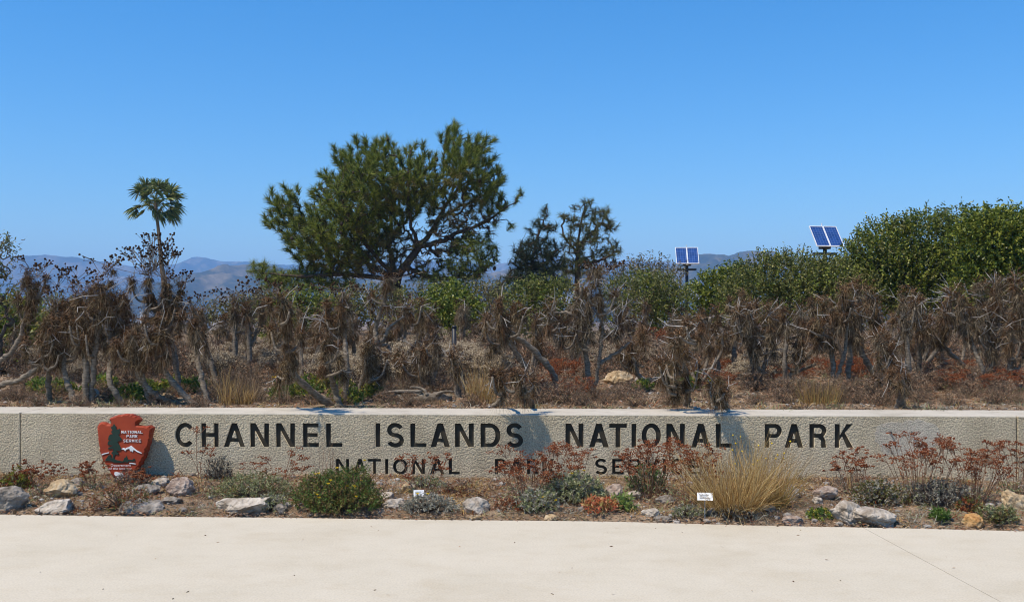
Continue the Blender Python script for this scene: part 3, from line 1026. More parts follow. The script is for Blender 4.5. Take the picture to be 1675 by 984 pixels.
# --- the big pine
r = np.random.default_rng(3)
PY = 40.0
zp = lambda x, y: (400 + x / 2.981, 170 + y / 2.981)
crown = [zp(*p) for p in [(75, 590), (72, 555), (115, 535), (112, 480), (140, 415), (185, 400), (202, 375), (225, 410), (262, 398), (285, 410), (280, 480), (300, 500), (318, 450), (330, 400), (365, 380), (352, 310), (385, 300), (430, 320), (412, 265), (440, 200), (470, 215), (520, 200), (530, 150), (590, 155), (610, 190), (650, 140), (690, 165), (722, 140), (760, 175), (770, 215), (800, 190), (828, 150), (868, 180), (880, 215), (905, 225), (950, 265), (945, 150), (975, 145), (970, 90), (1020, 72), (1050, 115), (1075, 150), (1130, 132), (1190, 128), (1218, 185), (1215, 260), (1250, 270), (1255, 320), (1280, 345), (1275, 430), (1285, 500), (1255, 540), (1180, 545), (1080, 480), (1000, 470), (960, 530), (880, 540), (820, 560), (750, 640), (670, 740), (600, 820), (430, 850), (290, 825), (215, 755), (190, 700), (180, 645)]]
right_low = [zp(*p) for p in [(1000, 640), (1120, 600), (1220, 640), (1275, 700), (1240, 780), (1160, 850), (1050, 880), (900, 895), (820, 870), (840, 800), (930, 790), (980, 720)]]
right_mid = [zp(*p) for p in [(960, 480), (1100, 430), (1200, 500), (1260, 560), (1200, 600), (1080, 620), (960, 640), (880, 600)]]
left_low = [zp(*p) for p in [(3, 770), (60, 765), (110, 750), (150, 790), (250, 800), (370, 835), (560, 850), (620, 900), (60, 915), (75, 870), (15, 800)]]
inner = [zp(*p) for p in [(300, 780), (520, 740), (640, 640), (760, 560), (820, 640), (760, 780), (700, 840), (500, 850), (380, 840)]]


def sample(poly, n, thick, r, shell=0.55):
    poly = np.asarray(poly); lo, hi = poly.min(0), poly.max(0)
    out = []
    while len(out) < n:
        c = r.uniform(lo, hi, size=(n * 3, 2))
        c = c[inside(poly, c[:, 0], c[:, 1])]
        e = edge_dist(poly, c[:, 0], c[:, 1])
        for (x, y), d in zip(c, e):
            if d < 5.5 and r.random() < 0.8: continue
            h = min(thick, d * 1.7 * PY / F + 0.12)
            s = r.uniform(-1, 1); s = np.sign(s) * abs(s) ** shell
            out.append(P(x, y, PY) + np.array([0, s * h, 0]))
            if len(out) >= n: break
    return np.array(out)


def thin(pts, dmin):
    keep = []
    for p in pts:
        if not keep or np.min(np.linalg.norm(np.array(keep) - p, axis=1)) > dmin:
            keep.append(p)
    return np.array(keep)


tips = thin(sample(crown, 3200, 3.2, r), 0.355)
tl = thin(sample(left_low, 300, 1.0, r), 0.24)
tr = thin(sample(right_low, 420, 1.8, r), 0.2)
tm = thin(sample(right_mid, 200, 2.4, r), 0.30)
ti = thin(sample(inner, 420, 2.4, r), 0.25)
ext = np.array([P(*zp(1345, 425), PY), P(*zp(1330, 455), PY), P(*zp(1345, 440), PY + .3), P(*zp(1320, 480), PY + .2), P(*zp(1305, 590), PY - .4), P(*zp(1300, 600), PY - .5), P(*zp(1225, 590), PY)])
twg = thin(sample([zp(*p) for p in [(720, 650), (860, 560), (1000, 500), (1240, 560), (1230, 640), (1050, 760), (880, 860), (760, 860), (700, 780)]], 520, 2.6, r), 0.2)
tipsall = np.vstack([tips, tl, tr, tm, ti, twg, ext])
base = P(*zp(735, 850), PY); base_g = np.array([base[0] + 0.2, PY, float(gz(base[0], PY)) - 0.1])
limbs = [[base_g, base + np.array([0.1, 0, -0.9]), base],
         px_limb([zp(735, 850), zp(850, 700), zp(950, 560), zp(1040, 400), zp(1095, 260)], PY, 0.3),
         px_limb([zp(735, 850), zp(708, 700), zp(650, 500), zp(600, 300)], PY, 0.8),
         px_limb([zp(735, 850), zp(640, 740), zp(540, 600), zp(450, 400)], PY, -1.0),
         px_limb([zp(735, 850), zp(600, 780), zp(420, 660), zp(250, 560), zp(160, 490)], PY, 0.4),
         px_limb([zp(735, 850), zp(500, 830), zp(300, 840), zp(100, 830)], PY, -0.6),
         px_limb([zp(855, 700), zp(1000, 650), zp(1180, 570), zp(1320, 480)], PY, -0.4),
         px_limb([zp(780, 800), zp(950, 850), zp(1120, 830), zp(1240, 760)], PY, 0.5),
         px_limb([zp(850, 700), zp(800, 520), zp(800, 300), zp(820, 200)], PY, -1.4),
         px_limb([zp(950, 560), zp(1080, 490), zp(1200, 420), zp(1250, 330)], PY, 1.0),
         px_limb([zp(708, 700), zp(720, 500), zp(730, 200)], PY, 2.0)]
limbs = [[q for q in l] for l in limbs]
for i, l in enumerate(limbs[1:]):
    l[0] = l[0]
pine = empty('pine_tree', base_g)
tag(pine, 'large spreading pine with dense dark green needle tufts in the middle', 'tree')
V, Fc, dirs = branch_tree(limbs, tipsall, r, jit=0.20, rtip=0.013, power=0.385)
g = Geo(); g.add(V, Fc); g.build('trunk', M['pine_bark'], pine, smooth=True, off=base_g)
g = Geo()
n1 = len(tips)
out = norm(tips - (base + np.array([0, 0, 2.0])))
tufts(g, tips, dirs[:n1] * 0.6 + out * 0.5, r, 120, 0.35, 0.022, 0, spread=.58, up=0.65, back=0.30)
sel = r.random(n1) < 0.45
tufts(g, tips[sel] - np.array([0, 0, 0.22]) - out[sel] * 0.2, dirs[:n1][sel], r, 45, 0.30, 0.016, 1, spread=1.1, up=0.1, back=0.3)
tufts(g, tl, dirs[n1:n1 + len(tl)], r, 90, 0.33, 0.016, 0, up=0.5, back=0.3)
n2 = n1 + len(tl)
tufts(g, tr, dirs[n2:n2 + len(tr)], r, 40, 0.28, 0.017, 0, up=0.3, spread=.95)
n3 = n2 + len(tr)
tufts(g, tm, dirs[n3:n3 + len(tm)], r, 50, 0.27, 0.016, 1, up=0.3)
n4 = n3 + len(tm)
tufts(g, ti, dirs[n4:n4 + len(ti)], r, 44, 0.28, 0.015, 1, up=0.2, spread=.95)
n5 = n4 + len(ti)
tsel = r.random(len(twg)) < .55
tufts(g, twg[tsel], dirs[n5:n5 + len(twg)][tsel], r, 22, 0.22, 0.015, 1, up=0.3, spread=1.0)
tufts(g, ext, dirs[-len(ext):], r, 85, 0.30, 0.016, 0, up=0.2)
g.build('crown', [M['needle'], M['needle_old']], pine, off=base_g)
g = Geo()
cs = tipsall[r.choice(len(tipsall), 70)] + r.normal(size=(70, 3)) * 0.12 - np.array([0, 0, 0.25])
g.add(*scatter(ICO_V, ICO_F, cs, np.repeat(r.uniform(0.05, 0.08, 70)[:, None], 3, 1) * np.array([1, 1, 1.3])))
o = g.build('pine_cones', M['cone'], pine, smooth=True, off=base_g); o['kind'] = 'stuff'


# --- two smaller pines to its right
def small_pine(Y, limbs_px, clumps, base_px, mats, label, seed, ntuft=46, L=0.30, per=1.0):
    r = np.random.default_rng(seed)
    tp = []
    for (x, y, rx, ry, n) in clumps:
        a = r.uniform(0, 2 * np.pi, n); q = np.sqrt(r.uniform(0, 1, n))
        dep = r.normal(size=n) * rx * 0.8 * Y / F
        for i in range(n):
            tp.append(P(x + rx * q[i] * math.cos(a[i]), y + ry * q[i] * math.sin(a[i]), Y) + np.array([0, dep[i], 0]))
    tp = thin(np.array(tp), 0.2)
    b = P(base_px[0], base_px[1], Y); bg = np.array([b[0], Y, float(gz(b[0], Y)) - 0.1])
    lim = [[bg, (bg + b) / 2 + np.array([0.05, 0, 0]), b]] + [px_limb(l, Y, r.normal() * 0.6) for l in limbs_px]
    o = empty('pine_tree', bg); tag(o, label, 'tree')
    V, Fc, d = branch_tree(lim, tp, r, jit=0.2, rtip=0.014, power=0.42)
    g = Geo(); g.add(V, Fc); g.build('trunk', M['pine_bark'], o, smooth=True, off=bg)
    g = Geo(); tufts(g, tp, d, r, ntuft, L, 0.018, 0, up=0.45, back=0.35)
    g.build('crown', mats, o, off=bg)


small_pine(46, [[(868, 470), (872, 420), (880, 385), (897, 345)], [(870, 450), (850, 410), (863, 375)], [(872, 440), (905, 420), (930, 400)], [(870, 462), (840, 455), (815, 465)]],
           [(892, 348, 6, 8, 8), (880, 365, 9, 7, 12), (897, 372, 18, 6, 18), (866, 380, 6, 8, 8), (862, 398, 16, 8, 22), (845, 408, 8, 5, 8), (885, 395, 24, 8, 34), (905, 405, 18, 9, 26), (880, 412, 34, 10, 46), (858, 428, 24, 12, 40), (895, 430, 32, 14, 60), (870, 452, 42, 16, 90), (835, 465, 26, 14, 44), (900, 462, 34, 16, 66), (822, 488, 18, 12, 26)],
           (868, 478), M['needle_dark'], 'dark sparse pine standing in the gap right of the big pine', 21, 60)
small_pine(48, [[(945, 470), (945, 420), (948, 380), (958, 332)], [(946, 400), (975, 375), (998, 352)], [(946, 430), (980, 425), (1005, 412)], [(946, 415), (920, 380), (925, 352)]],
           [(960, 330, 9, 6, 10), (943, 340, 7, 5, 6), (925, 353, 9, 6, 12), (938, 358, 14, 6, 16), (968, 346, 14, 7, 18), (988, 345, 12, 7, 16), (985, 362, 20, 9, 28), (955, 370, 26, 7, 26), (1000, 372, 11, 5, 10), (975, 385, 24, 9, 26), (930, 385, 14, 7, 14), (950, 398, 30, 8, 34), (995, 398, 16, 7, 16), (940, 420, 22, 10, 30), (978, 415, 22, 8, 22), (1000, 412, 14, 6, 14), (960, 436, 38, 12, 46), (925, 440, 18, 12, 26), (1010, 425, 8, 5, 5)],
           (946, 478), M['needle_mid'], 'thin olive pine with flat open branches between dark pine and solar panel', 22, 44)

# --- palm
r = np.random.default_rng(9)
YP = 82.0
pb = P(272, 490, YP); pb[2] = float(gz(pb[0], YP)) - 0.2
palm = empty('palm_tree', pb); tag(palm, 'tall fan palm on a thin leaning trunk against the sky', 'tree')
path = smooth_path([pb, P(269, 470, YP), P(264, 430, YP), P(260, 385, YP), P(255.5, 345, YP), P(254.5, 326, YP)], 6)
g = Geo(); add_tube(g, path, [0.24, 0.22, 0.18, 0.14, 0.12, 0.19], 9, r, 0.03); g.build('trunk', M['palm_bark'], palm, smooth=True, off=pb)
hd = P(254.5, 326, YP)
for i in range(42):
    el = math.asin(r.uniform(-.85, .99)); azm = r.uniform(0, 2 * np.pi)
    d = np.array([math.cos(el) * math.cos(azm), math.cos(el) * math.sin(azm), math.sin(el)])
    if i < 4: d = norm(np.array([(-1 if i % 2 else 1) * r.uniform(.6, 1), r.normal() * .4, r.uniform(-.75, .1)]))
    pl = r.uniform(1.05, 1.65)
    tip = hd + d * pl + np.array([0, 0, -0.12 * pl])
    g = Geo(); add_tube(g, np.array([hd, hd + d * pl * .5 + np.array([0, 0, 0.03]), tip]), [0.03, 0.022, 0.014], 5)
    sidev = norm(np.cross(d, [0, 0, 1.0]) + 1e-3); upv = np.cross(sidev, d)
    ph = r.uniform(-1.2, 1.2); sidev, upv = sidev * math.cos(ph) + upv * math.sin(ph), upv * math.cos(ph) - sidev * math.sin(ph)
    a = np.linspace(-1.75, 1.75, 30) + r.normal(size=30) * .04
    fd = norm(d * np.cos(a)[:, None] + sidev * np.sin(a)[:, None] + upv * 0.18 + r.normal(size=(30, 3)) * 0.05)
    V, Fc = blades(np.repeat(tip[None], 30, 0), fd, r.uniform(.85, 1.2, 30) * (1 - .18 * np.abs(a)), 0.11, bend=r.uniform(.15, .45), S=3, prof='lens', r=r)
    g.add(V, Fc, 0)
    g.build('frond', M['palm_leaf'], palm, off=pb)

# ------------------------------------------------------------------ shrubs behind


def shoots(g, p, ax, n, Ls, L, W, r, m=0, spread=0.9, bend=0.1):
    N = len(p)
    ax = norm(ax)
    s = np.tile(np.linspace(0.15, 1, n), N)[:, None] + r.normal(size=(N * n, 1)) * 0.06
    A = np.repeat(ax, n, 0)
    q = np.repeat(p, n, 0) + A * s * np.repeat(np.broadcast_to(Ls, (N,)), n)[:, None]
    d = norm(A * 0.55 + randdir(N * n, r) * spread)
    V, Fc = blades(q, d, L * r.uniform(.6, 1.2, N * n), W * r.uniform(.7, 1.2, N * n), bend=bend, S=2, prof='lens', r=r)
    g.add(V, Fc, m)


def blob_points(blobs, n, r, fill=0.35):
    """points on and just inside the lumpy union of ellipsoids"""
    vol = np.array([b[3] * b[5] + b[4] * b[5] for b in blobs]); cnt = np.maximum(3, (vol / vol.sum() * n).astype(int))
    Ps, Ns = [], []
    for b, c in zip(blobs, cnt):
        d = randdir(c, r); d[:, 2] = np.where(d[:, 2] < -0.35, -d[:, 2], d[:, 2])
        lump = 1 + 0.20 * np.array([mnoise.noise(Vector(v) * 2.2 + Vector(b[:3])) for v in d]) + 0.10 * np.array([mnoise.noise(Vector(v) * 6 + Vector(b[:3])) for v in d])
        q = np.where(r.random(c) < fill, r.uniform(0.45, 0.95, c), r.uniform(0.93, 1.06, c)) * lump
        Ps.append(np.array(b[:3]) + d * q[:, None] * np.array(b[3:6])); Ns.append(norm(d / np.array(b[3:6])))
    return np.vstack(Ps), np.vstack(Ns)


def shrub(name, base, blobs, n, leaf, mats, label, cat='shrub', group=None, seed=1, per=12, shoot=0.28, upb=0.7, stems=60, thick=0.01, rel=False, wisps=0, fill=0.35, tagit=True):
    """blobs are offsets from base"""
    r = np.random.default_rng(seed)
    p, nn = blob_points(blobs, n, r, fill)
    p = p[p[:, 2] > 0.0]; nn = nn[:len(p)] if len(nn) != len(p) else nn
    o = empty(name, base)
    if tagit: tag(o, label, cat, group)
    ax = norm(p - np.array([0, 0, 0.0]) * 0) * 0 + nn + np.array([0, 0, upb]) + r.normal(size=p.shape) * 0.25
    g = Geo()
    half = r.random(len(p)) < 0.7
    shoots(g, p[half], ax[half], per, shoot * r.uniform(.6, 1.3, half.sum()), leaf[0], leaf[1], r, 0)
    if (~half).any():
        shoots(g, p[~half], ax[~half], per, shoot * r.uniform(.6, 1.3, (~half).sum()), leaf[0], leaf[1], r, len(mats) - 1)
    g.build('foliage', mats, o)
    tp = thin(p[r.choice(len(p), min(len(p), stems), replace=False)], 0.05)
    hmax = max(b[2] for b in blobs)
    V, Fc, _ = branch_tree([[np.array([0, 0, -0.05]), np.array([0, 0, 0.12 * hmax]), np.array([0.02, 0, 0.3 * hmax])]], tp, r, jit=max(0.04, shoot * .4), rtip=thick * .5, power=0.45, k=4)
    g = Geo(); g.add(V, Fc); g.build('stems', M['stem'], o, smooth=True)
    return o


def pxshrub(name, Y, blobs_px, n, leaf, mats, label, seed, group=None, **kw):
    """blob ellipses given where they appear at distance Y; depth of each lump follows its width"""
    X0 = np.mean([P(b[0], b[1], Y)[0] for b in blobs_px]); z0 = float(gz(X0, Y))
    r = np.random.default_rng(seed + 500)
    bl = []
    for b in blobs_px:
        c = P(b[0], b[1], Y); rx, rz = b[2] * Y / F, b[3] * Y / F
        bl.append((c[0] - X0, r.normal() * rx * .35, c[2] - z0, rx, rx * .9, rz))
    for b in list(bl):
        if b[2] - b[5] > 0.25:
            h = (b[2] - b[5] * .3) / 2
            bl.append((b[0], b[1], h, b[3] * .92, b[4] * .92, h))
    n = int(n * 1.25)
    return shrub(name, (X0, Y, z0), bl, n, leaf, mats, label, group=group, seed=seed, **kw)


A, B_, C_ = M['shrub_a'], M['shrub_b'], M['shrub_c']
pxshrub('evergreen_shrub', 25, [(1412, 432, 38, 34), (1384, 462, 34, 34), (1446, 412, 48, 44), (1505, 405, 56, 46), (1572, 412, 58, 54), (1480, 450, 80, 46), (1560, 455, 70, 46)], 4600, (0.074, 0.038), [A, B_], 'high dark green evergreen shrub beside the right solar panel', 41, per=12, shoot=0.30, fill=.45)
pxshrub('evergreen_shrub', 22, [(1608, 408, 48, 52), (1662, 408, 58, 52), (1730, 412, 60, 60), (1640, 455, 70, 46)], 3900, (0.082, 0.042), [A, A, M['yellow_leaf'] if False else A], 'bright leafy evergreen shrub at the right edge, tallest of the shrubs', 42, per=12, shoot=0.30, fill=.45)
pxshrub('evergreen_shrub', 24, [(1250, 464, 45, 36), (1300, 462, 48, 38), (1345, 468, 45, 34), (1230, 494, 50, 34), (1310, 498, 60, 38), (1385, 490, 55, 40)], 3200, (0.062, 0.031), [B_, B_, A], 'dull green shrub mass below the right solar panel', 43, per=11, shoot=0.30)
pxshrub('evergreen_shrub', 27, [(1172, 476, 26, 24), (1204, 475, 34, 32), (1148, 492, 20, 20)], 800, (0.08, 0.042), [A], 'yellow-green round shrub right of the thin solar panel pole', 44, per=11, shoot=0.30)
pxshrub('evergreen_shrub', 23, [(1074, 482, 32, 22), (1036, 488, 42, 26), (1092, 502, 34, 22)], 1000, (0.06, 0.028), [B_, A], 'mixed green shrub left of the thin solar panel pole', 45, per=11, shoot=0.30)
pxshrub('evergreen_shrub', 21, [(880, 490, 40, 22), (920, 496, 40, 26), (860, 506, 40, 22)], 900, (0.06, 0.03), [B_, A], 'low green shrub in front of the dark sparse pine', 46, per=11, shoot=0.26)
pxshrub('evergreen_shrub', 22, [(738, 500, 34, 24), (715, 515, 34, 22), (760, 520, 30, 20)], 700, (0.075, 0.04), [A], 'round bright green shrub below the right side of the big pine', 47, per=11, shoot=0.26)
pxshrub('evergreen_shrub', 21, [(492, 508, 32, 18), (525, 508, 30, 18), (465, 512, 30, 16)], 600, (0.07, 0.035), [A, B_], 'green shrub below the lowest left bough of the big pine', 48, per=10, shoot=0.26)
pxshrub('evergreen_shrub', 33, [(1060, 456, 40, 18), (1020, 460, 36, 16), (1085, 462, 34, 16)], 700, (0.09, 0.035), [C_], 'greyish twiggy shrub top between thin olive pine and solar panel', 49, per=9, shoot=0.45, upb=1.4)
pxshrub('evergreen_shrub', 31, [(770, 488, 42, 16), (720, 492, 40, 16), (800, 496, 30, 16)], 700, (0.09, 0.035), [C_, B_], 'greyish olive shrub between the big pine and the dark pine', 50, per=9, shoot=0.4, upb=1.2)
pxshrub('evergreen_shrub', 17, [(18, 525, 26, 26), (50, 545, 26, 26), (5, 560, 30, 26)], 420, (0.085, 0.05), [M['yellow_leaf'], M['green_leaf']], 'yellow-green leafy shrub behind the pale trunk at the left edge', 51, per=9, shoot=0.24)
pxshrub('evergreen_shrub', 15.5, [(2, 425, 14, 32), (14, 420, 14, 24), (-18, 440, 30, 50)], 170, (0.055, 0.018), [B_, C_], 'thin grey-green leafy branch reaching in at the left edge', 52, per=9, shoot=0.22, upb=1.0)
pxshrub('evergreen_shrub', 28, [(600, 492, 40, 16), (650, 496, 40, 18), (560, 500, 36, 16)], 600, (0.08, 0.04), [B_, C_], 'dull shrub at the foot of the big pine', 53, per=9, shoot=0.3)
pxshrub('evergreen_shrub', 30, [(95, 508, 40, 14), (150, 512, 40, 14)], 400, (0.08, 0.04), [B_, C_], 'low dull shrub far behind the leftmost dead plants', 54, per=9, shoot=0.3)
pxshrub('evergreen_shrub', 26, [(400, 515, 34, 20), (440, 508, 30, 22), (360, 522, 34, 16)], 600, (0.08, 0.035), [C_, B_], 'olive shrub left of the big pine behind the thicket', 55, per=9, shoot=0.3)

# ------------------------------------------------------------------ solar panels on poles


def cell_material():
    m, nt, b = newmat('solar_cells')
    tc = nt.nodes.new('ShaderNodeTexCoord')
    br = nt.nodes.new('ShaderNodeTexBrick')
    br.offset = 0.0
    br.inputs['Color1'].default_value = (0.012, 0.045, 0.17, 1); br.inputs['Color2'].default_value = (0.02, 0.07, 0.25, 1)
    br.inputs['Mortar'].default_value = (0.10, 0.16, 0.34, 1)
    br.inputs['Scale'].default_value = 1.0; br.inputs['Brick Width'].default_value = 0.105; br.inputs['Row Height'].default_value = 0.105; br.inputs['Mortar Size'].default_value = 0.006
    nt.links.new(tc.outputs['Object'], br.inputs['Vector'])
    nt.links.new(br.outputs['Color'], b.inputs['Base Color'])
    b.inputs['Roughness'].default_value = 0.22
    return m


M['cells'] = cell_material()


def box(g, x0, x1, y0, y1, z0, z1, m=0, T=None):
    V = np.array([[x, y, z] for z in (z0, z1) for y in (y0, y1) for x in (x0, x1)], float)
    if T is not None: V = V @ T[:3, :3].T + T[:3, 3]
    g.add(V, np.array([[0, 2, 3, 1], [4, 5, 7, 6], [0, 1, 5, 4], [2, 6, 7, 3], [0, 4, 6, 2], [1, 3, 7, 5]]), m)


def solar(Y, px, ptop, pbot, wpx, yaw, label):
    w = wpx * Y / F; c = P(px, (ptop + pbot) / 2, Y); zg = float(gz(c[0], Y))
    tilt = R(52)
    h = (pbot - ptop) * Y / F / math.sin(R(52))
    o = empty('solar_panel_post', (c[0], Y, zg), yaw); tag(o, label, 'solar panel')
    H = c[2] - zg
    g = Geo(); add_tube(g, np.array([[0, 0.12, -0.3], [0, 0.12, H * .5], [0, 0.12, H - h * .30]]), 0.07, 10); g.build('pole', M['dark_metal'], o, smooth=True)
    g = Geo(); box(g, -w * .42, w * .42, 0.06, 0.20, H - h * .62 - .06, H - h * .62 + 0.03); box(g, -.18, .18, .02, .26, H - h * .46, H - h * .36); g.build('bracket', M['dark_metal'], o)
    g = Geo(); add_tube(g, np.array([[0, 0.3, H], [0, 0.35, H + h * .30], [0, .36, H + h * .52]]), 0.02, 6); g.build('antenna', M['alu'], o)
    for s in (-1, 1):
        pn = bpy.data.objects.new('panel', None)
        # slab lying in XY with its face up, tipped towards the camera
        g = Geo(); box(g, .012, w / 2 - .018, -h / 2 + .03, h / 2 - .03, 0.0, 0.012)
        me = g.mesh('cell_sheet', [M['cells']])
        sh = link('panel', me, o)
        sh.location = (0 if s > 0 else -w / 2, 0, H); sh.rotation_euler = (tilt, 0, 0)
        bpy.data.objects.remove(pn)
        g = Geo(); e = w / 2 - .006; q = .03
        box(g, 0, e, -h / 2, -h / 2 + q, -.02, .022); box(g, 0, e, h / 2 - q, h / 2, -.02, .022)
        box(g, 0, q * .8, -h / 2 + q, h / 2 - q, -.02, .022); box(g, e - q * .8, e, -h / 2 + q, h / 2 - q, -.02, .022)
        g.build('frame', M['alu'], sh)


solar(44, 1124, 404, 432, 37, R(-4), 'double solar panel on a black pole, the lower and farther one')
solar(36, 1352, 369, 404, 48, R(10), 'double solar panel half hidden by the high right shrub')

# ------------------------------------------------------------------ dead giant coreopsis


def shag(g, top, bot, hw, r, dens=1.0, m=0):
    """dead leaves round a stem: many small matted clumps of frizz, with ragged threads hanging below"""
    top = np.asarray(top, float); bot = np.asarray(bot, float)
    H = np.linalg.norm(top - bot)
    K = int(np.clip(round(15 * (H / .45) * (hw / .13)), 5, 26))
    tot = np.clip(1750 * dens * (H / 0.45) ** .8 * (hw / .13), 320, 3400)
    lean = r.normal(size=2) * hw * .5
    for c in range(K):
        s = r.random(); a = r.uniform(0, 6.283)
        wid = hw * np.clip(.5 + 1.5 * s - 1.6 * s * s, .25, 1)
        cen = top + (bot - top) * s * .86 + np.array([math.cos(a) * wid, math.sin(a) * wid, 0]) * r.uniform(.1, .85) + np.array([lean[0], lean[1], 0]) * (s - .4)
        cr = hw * r.uniform(.22, .46); n = int(tot / K * r.uniform(.6, 1.4))
        nf = int(n * .6)
        q = r.normal(size=(nf, 3)) * cr * np.array([.45, .45, .45])
        V, Fc = blades(cen + q, norm(r.normal(size=(nf, 3)) + np.array([0, 0, -.25])), r.uniform(.02, .065, nf), r.uniform(.0035, .009, nf), bend=r.uniform(-.2, .8, nf), S=2, prof='taper', r=r, wob=.18)
        mm = m if r.random() < .6 else int(r.choice([2, 3, 1]))
        g.add(V, Fc, mm)
        nh = n - nf
        q = r.normal(size=(nh, 3)) * cr * np.array([.5, .5, .4])
        d = norm(np.array([math.cos(a), math.sin(a), 0]) * .35 + r.normal(size=(nh, 3)) * .55 + np.array([0, 0, -.35]))
        V, Fc = blades(cen + q, d, r.uniform(.05, .16, nh) * r.uniform(.6, 1.3), r.uniform(.003, .007, nh), bend=r.uniform(.3, 1.1, nh), S=3, prof='taper', r=r, wob=.08)
        g.add(V, Fc, mm)
    # wiry dead twigs sticking out
    n3 = int(22 * dens * H / .45)
    p0 = top[None] + (bot - top)[None] * (r.random(n3) * .7)[:, None]
    V, Fc = blades(p0, randdir(n3, r) + np.array([0, 0, .35]), r.uniform(.10, .38, n3), .0055, bend=r.uniform(-.2, .5, n3), S=4, r=r, wob=.06)
    g.add(V, Fc, 4)


def frizz(g, top, hw, r, n=60, m=1):
    p = np.asarray(top)[None] + r.normal(size=(n, 3)) * hw * .45
    V, Fc = blades(p, norm(randdir(n, r) + np.array([0, 0, .5])), r.uniform(.03, .10, n), .009, bend=.2, S=2, r=r, wob=.08)
    g.add(V, Fc, m)


def seed_stalks(gs, gh, foot, n, spread, rise, r, size=.013):
    foot = np.asarray(foot, float)
    tips = []
    for i in range(n):
        e = foot + np.array([r.normal() * spread, r.normal() * spread * .6, rise * r.uniform(.55, 1.1)])
        m = foot + (e - foot) * .5 + r.normal(size=3) * spread * .12
        tips.append(e)
        k = r.integers(2, 6)
        sub = e + r.normal(size=(k, 3)) * np.array([.035, .03, .025])
        path = smooth_path([foot + r.normal(size=3) * .02, m, e], 3)
        A, B = path[:-1], path[1:]
        gs.add(*segs(A, B, .0035, .003, 3))
        gs.add(*segs(np.repeat(m[None] * .4 + e[None] * .6, k, 0), sub, .0025, .002, 3))
        gh.add(*scatter(ICO_V, ICO_F, np.vstack([sub, e[None]]), r.uniform(.7, 1.3, k + 1) * size, r))


def twigs(g, foot, n, L, r, m=0, up=.4):
    foot = np.asarray(foot, float)
    for i in range(n):
        d = norm(r.normal(size=3) + np.array([0, 0, up])); l = L * r.uniform(.5, 1.2)
        a = foot; b = a + d * l * .55 + r.normal(size=3) * l * .06; c = b + norm(d + r.normal(size=3) * .5) * l * .5
        g.add(*segs(np.array([a, b]), np.array([b, c]), [.0062, .004], [.004, .0022], 4), m)
        if r.random() < .7:
            e = b + norm(d + r.normal(size=3) * .8) * l * .4
            g.add(*segs([b], [e], .0038, .0018, 4), m)


def coreopsis(label, Ys, paths, heads, seeds=(), bare=0, seed=0, grey=False, rad=.036, group='dead giant coreopsis behind the wall', bareat=None):
    """paths, heads and seed tufts are given where they appear; Ys = (distance at foot, distance at top)"""
    r = np.random.default_rng(1000 + seed)
    y0, y1 = Ys
    pys = [q[1] for p in paths for q in p] + [h[1] for h in heads]
    lo, hi = max(pys), min(pys)
    yd = lambda py: y0 + (y1 - y0) * np.clip((lo - py) / max(1, lo - hi), 0, 1)
    foot = P(paths[0][0][0], paths[0][0][1], y0)
    foot[2] = min(foot[2], float(gz(foot[0], y0)) - .02)
    o = empty('dead_coreopsis', foot)
    tag(o, label, 'plant', group)
    g = Geo()
    for i, p in enumerate(paths):
        pts = [P(x, y, yd(y)) + (r.normal(size=3) * np.array([0, .04, 0]) if j else 0) for j, (x, y) in enumerate(p)]
        if i == 0: pts[0][2] = min(pts[0][2], float(gz(pts[0][0], pts[0][1])) - .03)
        rr = rad * (1 if i == 0 else .7) * r.uniform(.9, 1.12)
        pp = smooth_path(pts, 9); pp[1:-1] += r.normal(size=(len(pp) - 2, 3)) * .006
        prof = np.interp(np.linspace(0, 1, len(pp)), [0, .1, .5, 1], [1.35, 1.05, .92, .6]) * rr * (1 + .10 * r.normal(size=len(pp)))
        add_tube(g, pp, prof, 9, r, .09)
    g.build('trunk', M['trunk'], o, smooth=True, off=foot)
    extra = []
    gb = Geo()
    for (x, yt, yb, w) in heads:
        for q in range(int(r.integers(1, 3))):
            sx = (1 if r.random() < .5 else -1) * r.uniform(10, 30)
            y0_ = yb - (yb - yt) * r.uniform(.0, .5); y1_ = y0_ - r.uniform(4, 34)
            Y = yd(yt); dy = r.normal() * .14
            pts = [P(x, y0_ + 4, Y), P(x + sx * .65, y0_ - 1, Y + dy * .6), P(x + sx, y1_, Y + dy)]
            add_tube(gb, smooth_path(pts, 4), [rad * .55, rad * .42, rad * .3], 6, r, .08)
            extra.append((x + sx, y1_ - 8, y1_ + r.uniform(16, 34), w * r.uniform(.4, .7)))
    gb.build('side_branches', M['trunk'], o, smooth=True, off=foot)['kind'] = 'stuff'
    for (x, yt, yb, w) in list(heads) + extra:
        Y = yd(yt); a = P(x, yt, Y); b = P(x + r.normal() * 2, yb, Y)
        hw = w * Y / F * .80
        g = Geo(); shag(g, a, b, hw, r, 1.0, 0); frizz(g, a + np.array([0, 0, .0]), hw, r, 70, 1)
        frizz(g, a * .8 + b * .2, hw * 1.4, r, 40, 1)
        g.build('leaf_skirt', [M['shag_grey' if grey else 'shag'], M['frizz'], M['shag_red'], M['shag' if grey else 'shag_grey'], M['twig']], o, off=foot)
        if bare:
            g = Geo(); twigs(g, a * .75 + b * .25, max(1, int(bare * .55)), .30, r); g.build('bare_twigs', M['bare'], o, smooth=True, off=foot)['kind'] = 'stuff'
    if seeds:
        gs, gh = Geo(), Geo()
        for (x, y, n, sp, rise) in seeds:
            seed_stalks(gs, gh, P(x, y, y1), n, sp, rise, r)
        gs.build('flower_stalks', M['twig'], o, off=foot)['kind'] = 'stuff'
        gh.build('seed_heads', M['seed'], o, smooth=True, off=foot)['kind'] = 'stuff'
    return o


